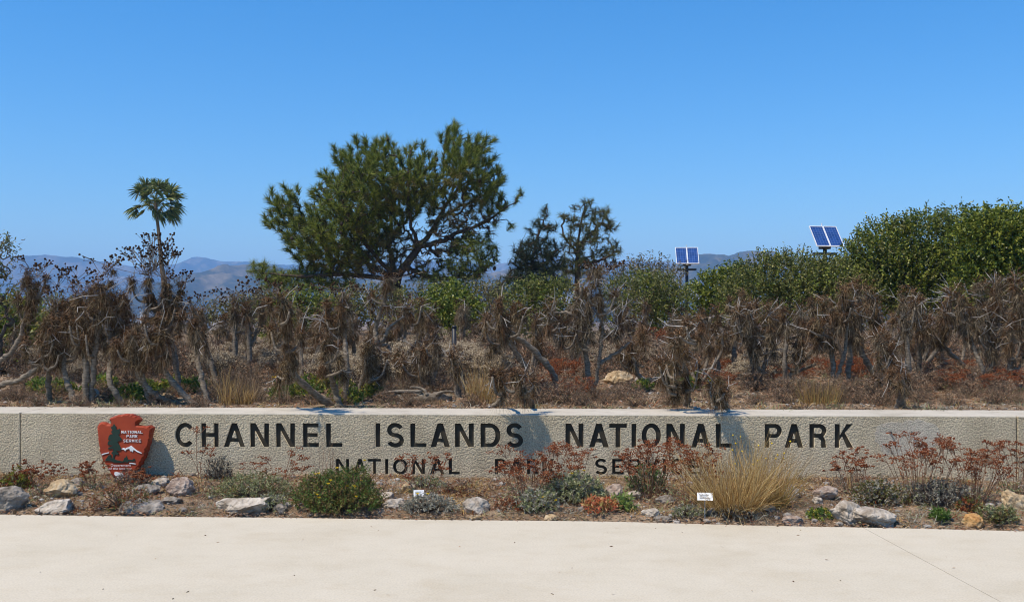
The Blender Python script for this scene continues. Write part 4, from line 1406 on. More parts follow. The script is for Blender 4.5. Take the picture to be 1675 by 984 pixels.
CO = [
 # label, (Yfoot,Ytop), trunk paths, heads (x, top, bottom, halfwidth), seed tufts (x, y, n, spread, rise), bare twigs, grey
 ('tall narrow column of brown shag on a curved pale trunk at the left edge', (12.6, 12.4), [[(-30, 640), (0, 594), (19, 575), (38, 534), (46, 470)]], [(46, 444, 516, 15), (50, 475, 530, 17)], [(58, 455, 8, .10, .25), (95, 470, 7, .13, .22)], 2, 0),
 ('dead coreopsis on a low limb reaching in from the left edge', (12.2, 12.0), [[(-40, 650), (0, 631), (38, 619), (79, 587), (86, 555)]], [(82, 520, 604, 17), (70, 545, 600, 12)], [], 2, 0),
 ('dead coreopsis left of the emblem with a single straight short trunk', (12.3, 12.2), [[(82, 659), (84, 612), (88, 560)]], [(88, 498, 585, 17)], [(90, 500, 6, .12, .22)], 1, 0),
 ('dead coreopsis leaning left above the left side of the emblem', (12.0, 12.3), [[(127, 664), (115, 636), (106, 610), (100, 560)]], [(103, 500, 590, 18), (120, 470, 540, 17)], [(120, 465, 9, .13, .2)], 2, 0),
 ('upright dead coreopsis above the left shoulder of the emblem', (12.05, 12.05), [[(140, 664), (140, 600), (134, 540), (136, 500)]], [(132, 480, 575, 21), (140, 520, 605, 18)], [(140, 482, 8, .12, .2)], 3, 0),
 ('upright dead coreopsis with twin of its trunk at its left, over the emblem', (12.1, 12.0), [[(151, 664), (153, 600), (160, 520), (160, 480)]], [(160, 462, 545, 20), (152, 505, 590, 17)], [], 4, 0),
 ('bushiest dead coreopsis with a tall brown crest above the emblem', (12.0, 12.2), [[(203, 664), (184, 622), (180, 578), (178, 490)], [(182, 600), (200, 540), (208, 490)]], [(176, 443, 520, 15), (190, 480, 560, 20), (186, 520, 600, 17), (205, 490, 545, 13)], [(172, 450, 7, .10, .2)], 5, 0),
 ('dead coreopsis bowed left above the C of CHANNEL', (12.1, 11.9), [[(297, 665), (252, 641), (232, 616), (216, 580)]], [(214, 542, 612, 18), (232, 560, 615, 12)], [], 2, 0),
 ('dead coreopsis with thick dark trunk right above the emblem tip', (12.1, 12.2), [[(249, 664), (240, 632), (230, 606), (226, 560)]], [(226, 535, 590, 15)], [], 1, 0),
 ('dead coreopsis arching left above the H of CHANNEL', (12.0, 11.9), [[(322, 664), (278, 622), (254, 580), (249, 555)]], [(249, 540, 608, 17), (262, 520, 580, 13)], [], 2, 0),
 ('tallest dead coreopsis topped with a fan of dark round seed heads', (13.2, 13.0), [[(294, 634), (284, 572), (268, 537), (246, 480)], [(280, 560), (276, 510), (272, 470)]], [(243, 440, 505, 14), (272, 462, 530, 15), (262, 500, 560, 18), (286, 490, 545, 12)], [(240, 450, 26, .22, .40), (252, 440, 24, .14, .42), (272, 460, 16, .15, .35), (300, 475, 10, .12, .25)], 3, 0),
 ('dead coreopsis on a straight pale trunk above the gap between H and A of CHANNEL', (12.05, 12.2), [[(341, 664), (330, 620), (321, 590), (318, 534)]], [(315, 503, 562, 13), (320, 525, 575, 10)], [(318, 505, 8, .15, .2)], 2, 1),
 ('slim dead coreopsis leaning left behind the straight pale trunk', (14.5, 14.5), [[(356, 628), (342, 580), (330, 535)]], [(330, 510, 555, 9)], [(334, 510, 8, .2, .25)], 1, 1),
 ('slender upright dead coreopsis above the A of CHANNEL', (15.0, 15.0), [[(384, 628), (385, 560), (383, 510)]], [(383, 488, 545, 10)], [(383, 490, 9, .2, .2)], 1, 1),
 ('slender forked dead coreopsis above the first N of CHANNEL', (15.0, 15.0), [[(412, 628), (408, 560), (404, 515)], [(408, 570), (425, 530), (430, 505)]], [(404, 495, 550, 11), (430, 490, 540, 11)], [(415, 495, 9, .2, .2)], 2, 1),
 ('dead coreopsis bent far left with three stacked tufts above the second N of CHANNEL', (11.9, 10.5), [[(546, 664), (494, 625), (478, 602), (468, 540), (462, 500)]], [(472, 568, 630, 21), (466, 520, 580, 16), (460, 484, 530, 12)], [(455, 490, 10, .16, .18)], 3, 0),
 ('short dead coreopsis with a round brown head above the E of CHANNEL', (11.8, 11.5), [[(555, 664), (548, 640), (539, 609), (534, 575)]], [(532, 548, 618, 17)], [], 1, 0),
 ('straight grey-trunked dead coreopsis above the L of CHANNEL', (12.0, 12.1), [[(565, 664), (569, 597), (562, 546), (560, 500)]], [(561, 485, 548, 17), (557, 520, 570, 12)], [(560, 490, 14, .2, .2)], 4, 0),
 ('dead coreopsis with thick pale ringed trunk in the gap before ISLANDS', (12.8, 12.5), [[(581, 660), (590, 630), (600, 600), (606, 575)]], [(604, 555, 622, 19), (620, 575, 612, 12)], [], 2, 0),
 ('dead coreopsis with white twisted bare limbs above the I of ISLANDS', (13.6, 13.4), [[(612, 645), (622, 600), (617, 562), (614, 537), (627, 500), (634, 470)], [(616, 566), (626, 556), (639, 534), (662, 517)], [(617, 563), (632, 566), (640, 578)]], [(633, 455, 520, 14), (674, 494, 530, 12), (655, 575, 618, 15)], [(636, 462, 12, .2, .15)], 6, 0),
 ('drooping dead coreopsis column above the A of ISLANDS', (13.4, 13.3), [[(708, 648), (708, 610), (712, 560)]], [(711, 540, 608, 11), (700, 575, 625, 12), (688, 572, 625, 14)], [], 2, 1),
 ('thatch-like two-legged dead coreopsis above the N of ISLANDS', (12.7, 12.6), [[(750, 656), (748, 620), (750, 588)], [(768, 660), (758, 625), (752, 590)]], [(750, 576, 622, 18)], [], 4, 1),
 ('dead coreopsis leaning left on a long dark diagonal trunk above the last S of ISLANDS', (12.9, 12.2), [[(908, 646), (905, 612), (872, 572), (831, 540), (818, 510)], [(860, 600), (840, 568), (826, 540)]], [(816, 500, 555, 14), (846, 500, 540, 12), (832, 515, 565, 14)], [], 3, 0),
 ('thin dead coreopsis behind the long dark diagonal trunk', (14.2, 14.0), [[(862, 628), (858, 600), (836, 566), (822, 545)]], [(820, 530, 575, 11), (806, 545, 600, 10)], [], 1, 1),
 ('low brown dead coreopsis hanging over the wall edge above the D of ISLANDS', (11.7, 10.5), [[(800, 662), (818, 656), (824, 640), (822, 620)]], [(821, 615, 662, 10)], [], 1, 0),
 ('low dense dead coreopsis flopped on the wall top above the last S of ISLANDS', (11.75, 10.48), [[(872, 664), (864, 650), (856, 630)]], [(856, 612, 666, 11), (842, 606, 640, 9)], [], 2, 0),
 ('forked grey dead coreopsis with bare white branches above the A of NATIONAL', (13.4, 13.2), [[(967, 645), (958, 572), (954, 527), (950, 470)], [(970, 645), (976, 616), (983, 559), (986, 502), (978, 455)], [(980, 595), (1008, 578), (1030, 559)], [(954, 527), (930, 512), (908, 512)]], [(946, 470, 540, 15), (976, 440, 520, 17), (962, 500, 570, 18), (901, 496, 552, 15), (986, 500, 570, 13), (918, 530, 580, 12)], [(975, 450, 16, .25, .15)], 10, 1),
 ('dead coreopsis on an elbowed trunk lying left above the O of NATIONAL', (14.3, 14.2), [[(1088, 634), (1074, 622), (1049, 619), (1036, 592), (1033, 575)]], [(1033, 560, 620, 14), (1052, 540, 600, 13)], [], 2, 0),
 ('heavy dead coreopsis draped over the wall edge above the N of NATIONAL', (11.75, 10.42), [[(1122, 668), (1126, 640), (1118, 600), (1108, 560)], [(1120, 578), (1153, 559), (1160, 520)]], [(1106, 590, 662, 15), (1102, 548, 615, 14), (1140, 520, 575, 13), (1122, 600, 650, 11)], [], 4, 0),
 ('small dead coreopsis tuft leaning on the wall above the A of NATIONAL', (11.7, 10.45), [[(1190, 666), (1182, 652), (1174, 632)]], [(1172, 618, 664, 14)], [], 1, 0),
 ('slim dead coreopsis with white trunk above the last letters of NATIONAL', (15.2, 15.0), [[(1175, 622), (1175, 570), (1172, 525)]], [(1172, 502, 555, 12), (1160, 520, 570, 11)], [], 3, 0),
 ('tall shaggy dead coreopsis with pale trunk in the gap before PARK', (15.2, 15.0), [[(1198, 622), (1203, 570), (1210, 530), (1212, 500)]], [(1212, 480, 538, 13), (1206, 510, 560, 11)], [], 4, 0),
 ('grey dead coreopsis with many stems spreading from one foot above the P of PARK', (13.8, 13.5), [[(1242, 650), (1234, 600), (1225, 553), (1222, 520)], [(1242, 642), (1252, 590), (1256, 540)], [(1244, 645), (1290, 618), (1335, 595)]], [(1222, 500, 575, 16), (1254, 500, 570, 16), (1238, 540, 600, 15)], [], 8, 1),
 ('thick-footed dead coreopsis above the A of PARK', (13.6, 13.4), [[(1290, 650), (1280, 600), (1285, 546), (1285, 520)], [(1282, 625), (1326, 577), (1340, 550)]], [(1285, 506, 570, 14), (1330, 490, 555, 15), (1300, 560, 605, 11)], [], 5, 1),
 ('dead coreopsis with twin dark shags above the R of PARK', (13.2, 13.0), [[(1371, 656), (1362, 590), (1366, 540)], [(1368, 620), (1384, 560), (1380, 500)]], [(1362, 510, 580, 16), (1378, 470, 545, 16), (1345, 490, 560, 13)], [], 5, 0),
 ('dead coreopsis with a thin reddish trunk above the K of PARK', (13.4, 13.2), [[(1387, 654), (1388, 600), (1390, 540)]], [(1392, 495, 570, 15), (1402, 460, 530, 15)], [], 4, 1),
 ('dead coreopsis leaning left just right of the word PARK', (13.9, 13.7), [[(1440, 644), (1428, 610), (1405, 565), (1400, 530)]], [(1404, 500, 575, 15), (1420, 470, 540, 14)], [], 4, 0),
 ('stubby dead coreopsis with a drooping mop, left of the mortar patch', (12.6, 12.5), [[(1446, 660), (1442, 620), (1437, 580)]], [(1436, 548, 620, 17), (1446, 610, 655, 10)], [], 3, 1),
 ('small two-legged dead coreopsis standing on the wall edge by the mortar patch', (11.7, 11.5), [[(1468, 667), (1472, 640), (1474, 615)], [(1480, 667), (1475, 640), (1473, 618)]], [(1473, 606, 638, 9)], [], 1, 0),
 ('tall grey dead coreopsis directly above the mortar patch', (13.6, 13.5), [[(1488, 650), (1484, 590), (1477, 521), (1478, 490)]], [(1477, 476, 560, 14), (1466, 520, 580, 13)], [], 6, 1),
 ('dead coreopsis with straight bare lower trunk right of the mortar patch', (14.2, 14.0), [[(1506, 640), (1503, 590), (1500, 530)]], [(1497, 480, 560, 14), (1510, 520, 580, 12)], [], 5, 1),
 ('dead coreopsis leaning far left above bare tan ground near the right end', (14.6, 14.2), [[(1590, 632), (1578, 600), (1546, 567), (1538, 545)]], [(1537, 515, 585, 16), (1552, 490, 550, 13)], [], 4, 1),
 ('broad grey dead coreopsis thicket-topped near the right end', (13.6, 13.5), [[(1612, 650), (1600, 600), (1590, 565), (1588, 520)], [(1604, 620), (1625, 590), (1640, 530)]], [(1588, 500, 575, 16), (1570, 470, 540, 18), (1605, 465, 540, 18), (1640, 490, 570, 17), (1622, 520, 600, 16), (1630, 455, 520, 16)], [], 10, 1),
 ('dead coreopsis with a hanging grey mop at the right edge', (13.3, 13.2), [[(1654, 656), (1654, 610), (1652, 560)], [(1690, 650), (1668, 612), (1660, 600)]], [(1652, 540, 620, 14), (1668, 480, 560, 18), (1660, 450, 520, 15)], [], 6, 1),
]
for i, (lab, Ys, pa, he, se, ba, gr) in enumerate(CO):
    coreopsis(lab, Ys, pa, he, se, ba, i, bool(gr))

# further ones deep in the thicket: a few kinds, copied
KINDS = []
for kx in range(7):
    r = np.random.default_rng(300 + kx)
    o = empty('dead_coreopsis'); parts = []
    tag(o, 'brown dead coreopsis crowded deep in the thicket behind the front row', 'plant', 'dead coreopsis deep in the thicket')
    g = Geo(); gk = Geo(); gt = Geo(); gs = Geo(); gh = Geo()
    for s in range(r.integers(2, 4)):
        a = r.uniform(0, 6.28); ln = r.uniform(.1, .45); h = r.uniform(.55, 1.15)
        e = np.array([math.cos(a) * ln, math.sin(a) * ln, h])
        pts = [np.array([0, 0, -.05]), e * np.array([.6, .6, .35]), e * np.array([1.0, 1.0, .7]), e]
        add_tube(g, smooth_path(pts, 5), [.034, .03, .02], 7, r, .07)
        shag(gk, e + np.array([0, 0, .08]), e - np.array([0, 0, r.uniform(.25, .5)]), r.uniform(.10, .16), r, .8)
        frizz(gk, e + np.array([0, 0, .06]), .13, r, 60, 1)
        twigs(gt, e, 3, .26, r)
        seed_stalks(gs, gh, e, 5, .14, .22, r, .011)
    parts = [g.build('trunk', M['trunk'], o, smooth=True), gk.build('leaf_skirt', [M['shag_grey' if kx % 3 == 1 else 'shag'], M['frizz'], M['shag_red'], M['shag'], M['twig']], o), gt.build('bare_twigs', M['bare'], o, smooth=True), gh.build('seed_heads', M['seed'], o, smooth=True)]
    for q in parts[2:]: q['kind'] = 'stuff'
    KINDS.append([o, parts, False])
r = np.random.default_rng(77)
for i in range(66):
    px = -20 + (i + r.uniform(.0, .9)) * 1715 / 66
    Y = r.uniform(14.2, 20.5)
    if 655 < px < 800: Y = r.uniform(18, 22)
    X = (px - CX) * Y / F
    z = float(gz(X, Y)); topmax = 488 if px > 420 else 505
    topmax += r.uniform(0, 40)
    h = CZ - (topmax - HY) * Y / F - z
    k = KINDS[i % len(KINDS)]
    sc = float(np.clip(h / 1.15, .55, 1.25))
    if not k[2]:
        k[2] = True; o = k[0]; o.location = (X, Y, z); o.rotation_euler = (0, 0, r.uniform(0, 6.28)); o.scale = (sc,) * 3
    else:
        o = copy_tree(k[0], k[1], (X, Y, z), r.uniform(0, 6.28), sc)
    _PEND.append((o, px, 'dead coreopsis deep in the thicket'))

# ------------------------------------------------------------------ low plants, rocks, details


def sgeo(name, g, mats, parent, smooth=False, stuff=True):
    o = g.build(name, mats, parent, smooth)
    if stuff: o['kind'] = 'stuff'
    return o


def buckwheat(base, h, spread, n, r, head='rust', leaf='sage', name='buckwheat', leaves=1.0, headsize=.020, lean=(0, 0)):
    """wiry stems that fork into flat dry flower clusters over a low leafy foot"""
    o = empty(name, base)
    gs, gh, gl = Geo(), Geo(), Geo()
    for i in range(n):
        a = r.uniform(0, 6.28); q = spread * math.sqrt(r.random())
        hh = h * r.uniform(.55, 1.08)
        e = np.array([math.cos(a) * q + lean[0] * hh, math.sin(a) * q * .8 + lean[1] * hh, hh])
        f = np.array([math.cos(a) * q * .3, math.sin(a) * q * .3, -.01])
        m = f + (e - f) * .55 + r.normal(size=3) * .03
        p = smooth_path([f, m, e], 3)
        gs.add(*segs(p[:-1], p[1:], .0032, .0026, 3))
        k = r.integers(2, 5)
        sub = e + np.stack([r.normal(size=k) * .05, r.normal(size=k) * .045, r.uniform(-.05, .03, k)], 1)
        gs.add(*segs(np.repeat((m * .35 + e * .65)[None], k, 0), sub, .0024, .002, 3))
        allh = np.vstack([sub, e[None]])
        c = 12
        cp = np.repeat(allh, c, 0) + r.normal(size=(len(allh) * c, 3)) * np.array([headsize, headsize, headsize * .38])
        s = r.uniform(.005, .010, len(cp))
        gh.add(*scatter(OCTA_V, OCTA_F, cp, np.stack([s, s, s * .7], 1), r))
        if r.random() < .5:
            cp = m + r.normal(size=(6, 3)) * .014
            gh.add(*scatter(OCTA_V, OCTA_F, cp, r.uniform(.004, .008, 6), r))
    nl = int(130 * leaves)
    if nl:
        a = r.uniform(0, 6.28, nl); q = spread * .75 * np.sqrt(r.random(nl))
        p0 = np.stack([np.cos(a) * q, np.sin(a) * q, r.random(nl) * h * .28], 1)
        gl.add(*blades(p0, randdir(nl, r) + np.array([0, 0, .4]), r.uniform(.02, .045, nl), r.uniform(.008, .015, nl), bend=.2, S=2, prof='lens', r=r))
        nt = int(60 * leaves)
        a = r.uniform(0, 6.28, nt); q = spread * .7 * np.sqrt(r.random(nt))
        gs.add(*blades(np.stack([np.cos(a) * q, np.sin(a) * q, np.zeros(nt)], 1), randdir(nt, r) + np.array([0, 0, 1.2]), r.uniform(.08, .3, nt) * h / .5, .004, bend=.1, S=2, r=r, wob=.05))
    parts = [sgeo('stems', gs, M['rust_stem' if head == 'rust' else 'twig'], o), sgeo('flower_heads', gh, M[head], o)]
    if nl: parts.append(sgeo('leaves', gl, M[leaf], o))
    return o, parts


def mound(base, rx, rh, n, leaf, mats, r, name='low_shrub', flowers=0, per=9, ry=None, shoot=None):
    ry = ry or rx * .8
    o = empty(name, base)
    d = randdir(n, r); d[:, 2] = np.abs(d[:, 2])
    lump = 1 + .36 * np.array([mnoise.noise(Vector(v) * 2.5 + Vector((base[0], base[1], 0))) for v in d])
    q = np.where(r.random(n) < .3, r.uniform(.4, .9, n), r.uniform(.85, 1.05, n)) * lump
    p = d * q[:, None] * np.array([rx, ry, rh]) * .92
    sh = shoot or rh * .22
    g = Geo()
    for mi in range(len(mats)):
        s = (np.arange(n) % len(mats)) == mi
        shoots(g, p[s], d[s] + np.array([0, 0, .9]) + r.normal(size=(s.sum(), 3)) * .3, per, sh * r.uniform(.6, 1.3, s.sum()), leaf[0], leaf[1], r, mi)
    parts = [sgeo('leaves', g, [M[m] for m in mats], o)]
    g = Geo(); m = n // 3
    st = p[:m]
    g.add(*segs(st * .1, st * .98, .004, .002, 3)); parts.append(sgeo('stems', g, M['stem'], o))
    if flowers:
        g = Geo()
        for i in range(flowers):
            c = p[r.integers(n)] * np.array([1, 1, 1.05]) + np.array([0, 0, sh * 1.3])
            k = 9; aa = np.linspace(0, 6.28, k, endpoint=False)
            g.add(*blades(np.repeat(c[None], k, 0), np.stack([np.cos(aa), np.sin(aa), np.full(k, .5)], 1), .016, .009, S=1, prof='even', r=r))
            g.add(*scatter(OCTA_V, OCTA_F, c[None], [.008], r))
        parts.append(sgeo('flowers', g, M['yellow'], o))
    return o, parts


def grass_tuft(base, h, n, spread, r, mat='grass', name='grass_tuft', w=.006, lean=0.35, bend=.35, plumes=0):
    o = empty(name, base)
    a = r.uniform(0, 6.28, n); q = spread * np.sqrt(r.random(n))
    p0 = np.stack([np.cos(a) * q, np.sin(a) * q, np.full(n, -.01)], 1)
    d = np.stack([np.cos(a) * lean * r.random(n), np.sin(a) * lean * r.random(n), np.ones(n)], 1) + r.normal(size=(n, 3)) * (.10 + .14 * lean)
    g = Geo(); g.add(*blades(p0, d, h * r.uniform(.45, 1.1, n), w * r.uniform(.6, 1.2, n), bend=bend * r.normal(size=n) ** 2 * .8, S=4, r=r, wob=.03))
    parts = [sgeo('blades', g, M[mat], o)]
    return o, parts


def rock_mesh(seed, wx, wy, wz, mat, cuts=9, subdiv=4):
    r = np.random.default_rng(seed)
    bm = bmesh.new(); bmesh.ops.create_icosphere(bm, subdivisions=subdiv, radius=1)
    V = np.array([v.co[:] for v in bm.verts])
    for i in range(cuts):
        nrm = norm(r.normal(size=3) * np.array([1, 1, .8])); h = r.uniform(.55, .85)
        over = V @ nrm - h
        V = V - np.outer(np.clip(over, 0, None) * .93, nrm)
    off = Vector(r.uniform(-50, 50, 3))
    for i, v in enumerate(V):
        u = Vector(v)
        d = .16 * mnoise.noise(u * 1.7 + off) + .10 * mnoise.noise(u * 4.1 + off) + .055 * mnoise.noise(u * 9 + off)
        V[i] = v * (1 + d)
    V = V / np.abs(V).max(0) * np.array([wx, wy, wz])
    for v, c in zip(bm.verts, V): v.co = c
    me = bpy.data.meshes.new('rock'); bm.to_mesh(me); bm.free()
    me.materials.append(mat)
    return me


def rock(px, py, w, h, mat, label, seed, bed=True, sink=.3, rz=None, tilt=0.0):
    b = bedpt(px, py) if bed else groundpt(px, py)
    s = b[1] / F
    wx, wz = w * s / 2, h * s
    tot = wz / (1 - sink) / 2 * 1.0
    o = link('rock', rock_mesh(seed, wx, wx * .75, wz * .62, M[mat], subdiv=3 if w < 30 else 4))
    o.location = (b[0], b[1] + wx * .3, b[2] + wz * .27)
    o.rotation_euler = (0, R(tilt), (seed * 1.7) % .6 - .3)
    tag(o, label, 'rock', 'rocks in the planting bed' if bed else 'rocks behind the wall')
    return o


ROCKS = [
 (12, 836, 62, 46, 'rock_grey', 'big dark grey rock cut by the left edge, beside the sidewalk', 0),
 (97, 812, 56, 32, 'rock_tan', 'yellowish tan angular rock left of the emblem', 8),
 (124, 794, 30, 15, 'rock_grey', 'grey rock behind the yellowish tan rock', 0),
 (88, 840, 78, 24, 'rock_white', 'long flat pale rock at the sidewalk edge below the yellowish rock', -14),
 (236, 808, 46, 23, 'rock_grey', 'rounded grey-brown rock just right of the emblem tip', 0),
 (263, 796, 34, 17, 'rock_white', 'small cream rock at the wall foot right of the emblem', 0),
 (297, 810, 56, 32, 'rock_pink', 'pinkish rounded boulder below the C of CHANNEL', 12),
 (279, 823, 36, 12, 'rock_grey', 'low flat grey rock in front of the pinkish boulder', 0),
 (222, 836, 88, 24, 'rock_grey', 'wide flat grey rock half buried in front of the emblem', 6),
 (396, 839, 102, 32, 'rock_white', 'long low pale rock left of the round yellow-flowered bush', -8),
 (458, 838, 26, 16, 'rock_grey', 'small grey rock touching the left of the yellow-flowered bush', 0),
 (668, 804, 27, 19, 'rock_tan', 'small cream rock under the O of NATIONAL in the lower line', 0),
 (634, 815, 26, 12, 'rock_white', 'small flat white rock right of the yellow-flowered bush', 0),
 (644, 830, 38, 15, 'rock_white', 'low pale rock right of the yellow-flowered bush near the sidewalk', 8),
 (780, 838, 50, 28, 'rock_white', 'pale angular rock below the D of ISLANDS', 12),
 (776, 848, 26, 8, 'rock_tan', 'flat tan stone at the sidewalk edge below the pale angular rock', 0),
 (1003, 812, 38, 24, 'rock_pink', 'pinkish grey rock below the word SERVICE', 0),
 (1036, 816, 30, 16, 'rock_white', 'pale stone beside the red succulent mat', 0),
 (1068, 843, 38, 13, 'rock_white', 'pale grey rock right of the red succulent mat', 0),
 (1083, 853, 34, 12, 'rock_grey', 'flat grey rock at the sidewalk edge right of the red succulent mat', 4),
 (1092, 824, 40, 16, 'rock_grey', 'grey rock under the dry stems right of the succulents', 0),
 (1165, 842, 18, 14, 'rock_grey', 'small dark grey stone below the white card in the grass', 0),
 (1226, 826, 48, 18, 'rock_white', 'wide pale rock at the right foot of the golden grass', 0),
 (1256, 836, 30, 12, 'rock_grey', 'small grey rubble stone right of the golden grass', 0),
 (1295, 816, 34, 26, 'rock_white', 'white block-like rock with a dark side below the P of PARK', 10),
 (1352, 816, 46, 24, 'rock_pink', 'pale jagged rock at the wall foot below the K of PARK', -10),
 (1338, 823, 18, 12, 'rock_white', 'little white stone beside the jagged rock', 0),
 (1300, 859, 40, 18, 'rock_pink', 'smooth round-topped pale rock on the sidewalk edge', 0),
 (1392, 852, 66, 36, 'rock_white', 'biggest whitish boulder at the sidewalk edge', 10),
 (1438, 861, 84, 32, 'rock_white', 'long whitish boulder adjoining the biggest boulder', 12),
 (1446, 806, 30, 18, 'rock_tan', 'small tan stone under the right red flower stalks', 0),
 (1594, 861, 38, 24, 'rock_orange', 'orange angular stone near the right end', 8),
 (1660, 832, 52, 34, 'rock_tan', 'rough cream rock cut by the right edge', 0),
 (1560, 812, 30, 14, 'rock_grey', 'grey stone behind the dark low shrub on the right', 0),
 (540, 852, 20, 7, 'rock_grey', 'tiny flat stone in front of the yellow-flowered bush', 0),
 (905, 850, 30, 10, 'rock_tan', 'thin tan stone at the sidewalk edge below the grey-green bush', 0),
]
for i, (px, py, w, h, m, lab, ti_) in enumerate(ROCKS):
    rock(px, py, w, h, m, lab, 20 + i, True, tilt=ti_)
BROCKS = [
 (1012, 628, 50, 26, 'rock_tan', 'tan rock on bare soil above the T of NATIONAL'),
 (1050, 625, 24, 14, 'rock_grey', 'small grey rock right of the tan rock on bare soil'),
 (150, 650, 30, 16, 'rock_white', 'white rock between the trunks above the emblem'),
 (70, 662, 26, 8, 'rock_grey', 'flat grey stone on the soil left of the emblem'),
 (1470, 585, 20, 14, 'rock_grey', 'grey rock high in the thicket above the mortar patch'),
 (1560, 605, 60, 24, 'rock_tan', 'wide pale tan rock in the thicket near the right end'),
 (1575, 575, 44, 18, 'rock_tan', 'pale rock behind the wide tan rock near the right end'),
 (1445, 615, 40, 18, 'rock_white', 'pale rock left of the tall grey plant over the mortar patch'),
 (270, 652, 34, 12, 'rock_tan', 'flat tan stone in the green weeds above the emblem'),
]
for i, (px, py, w, h, m, lab) in enumerate(BROCKS):
    rock(px, py, w, h, m, lab, 80 + i, False)

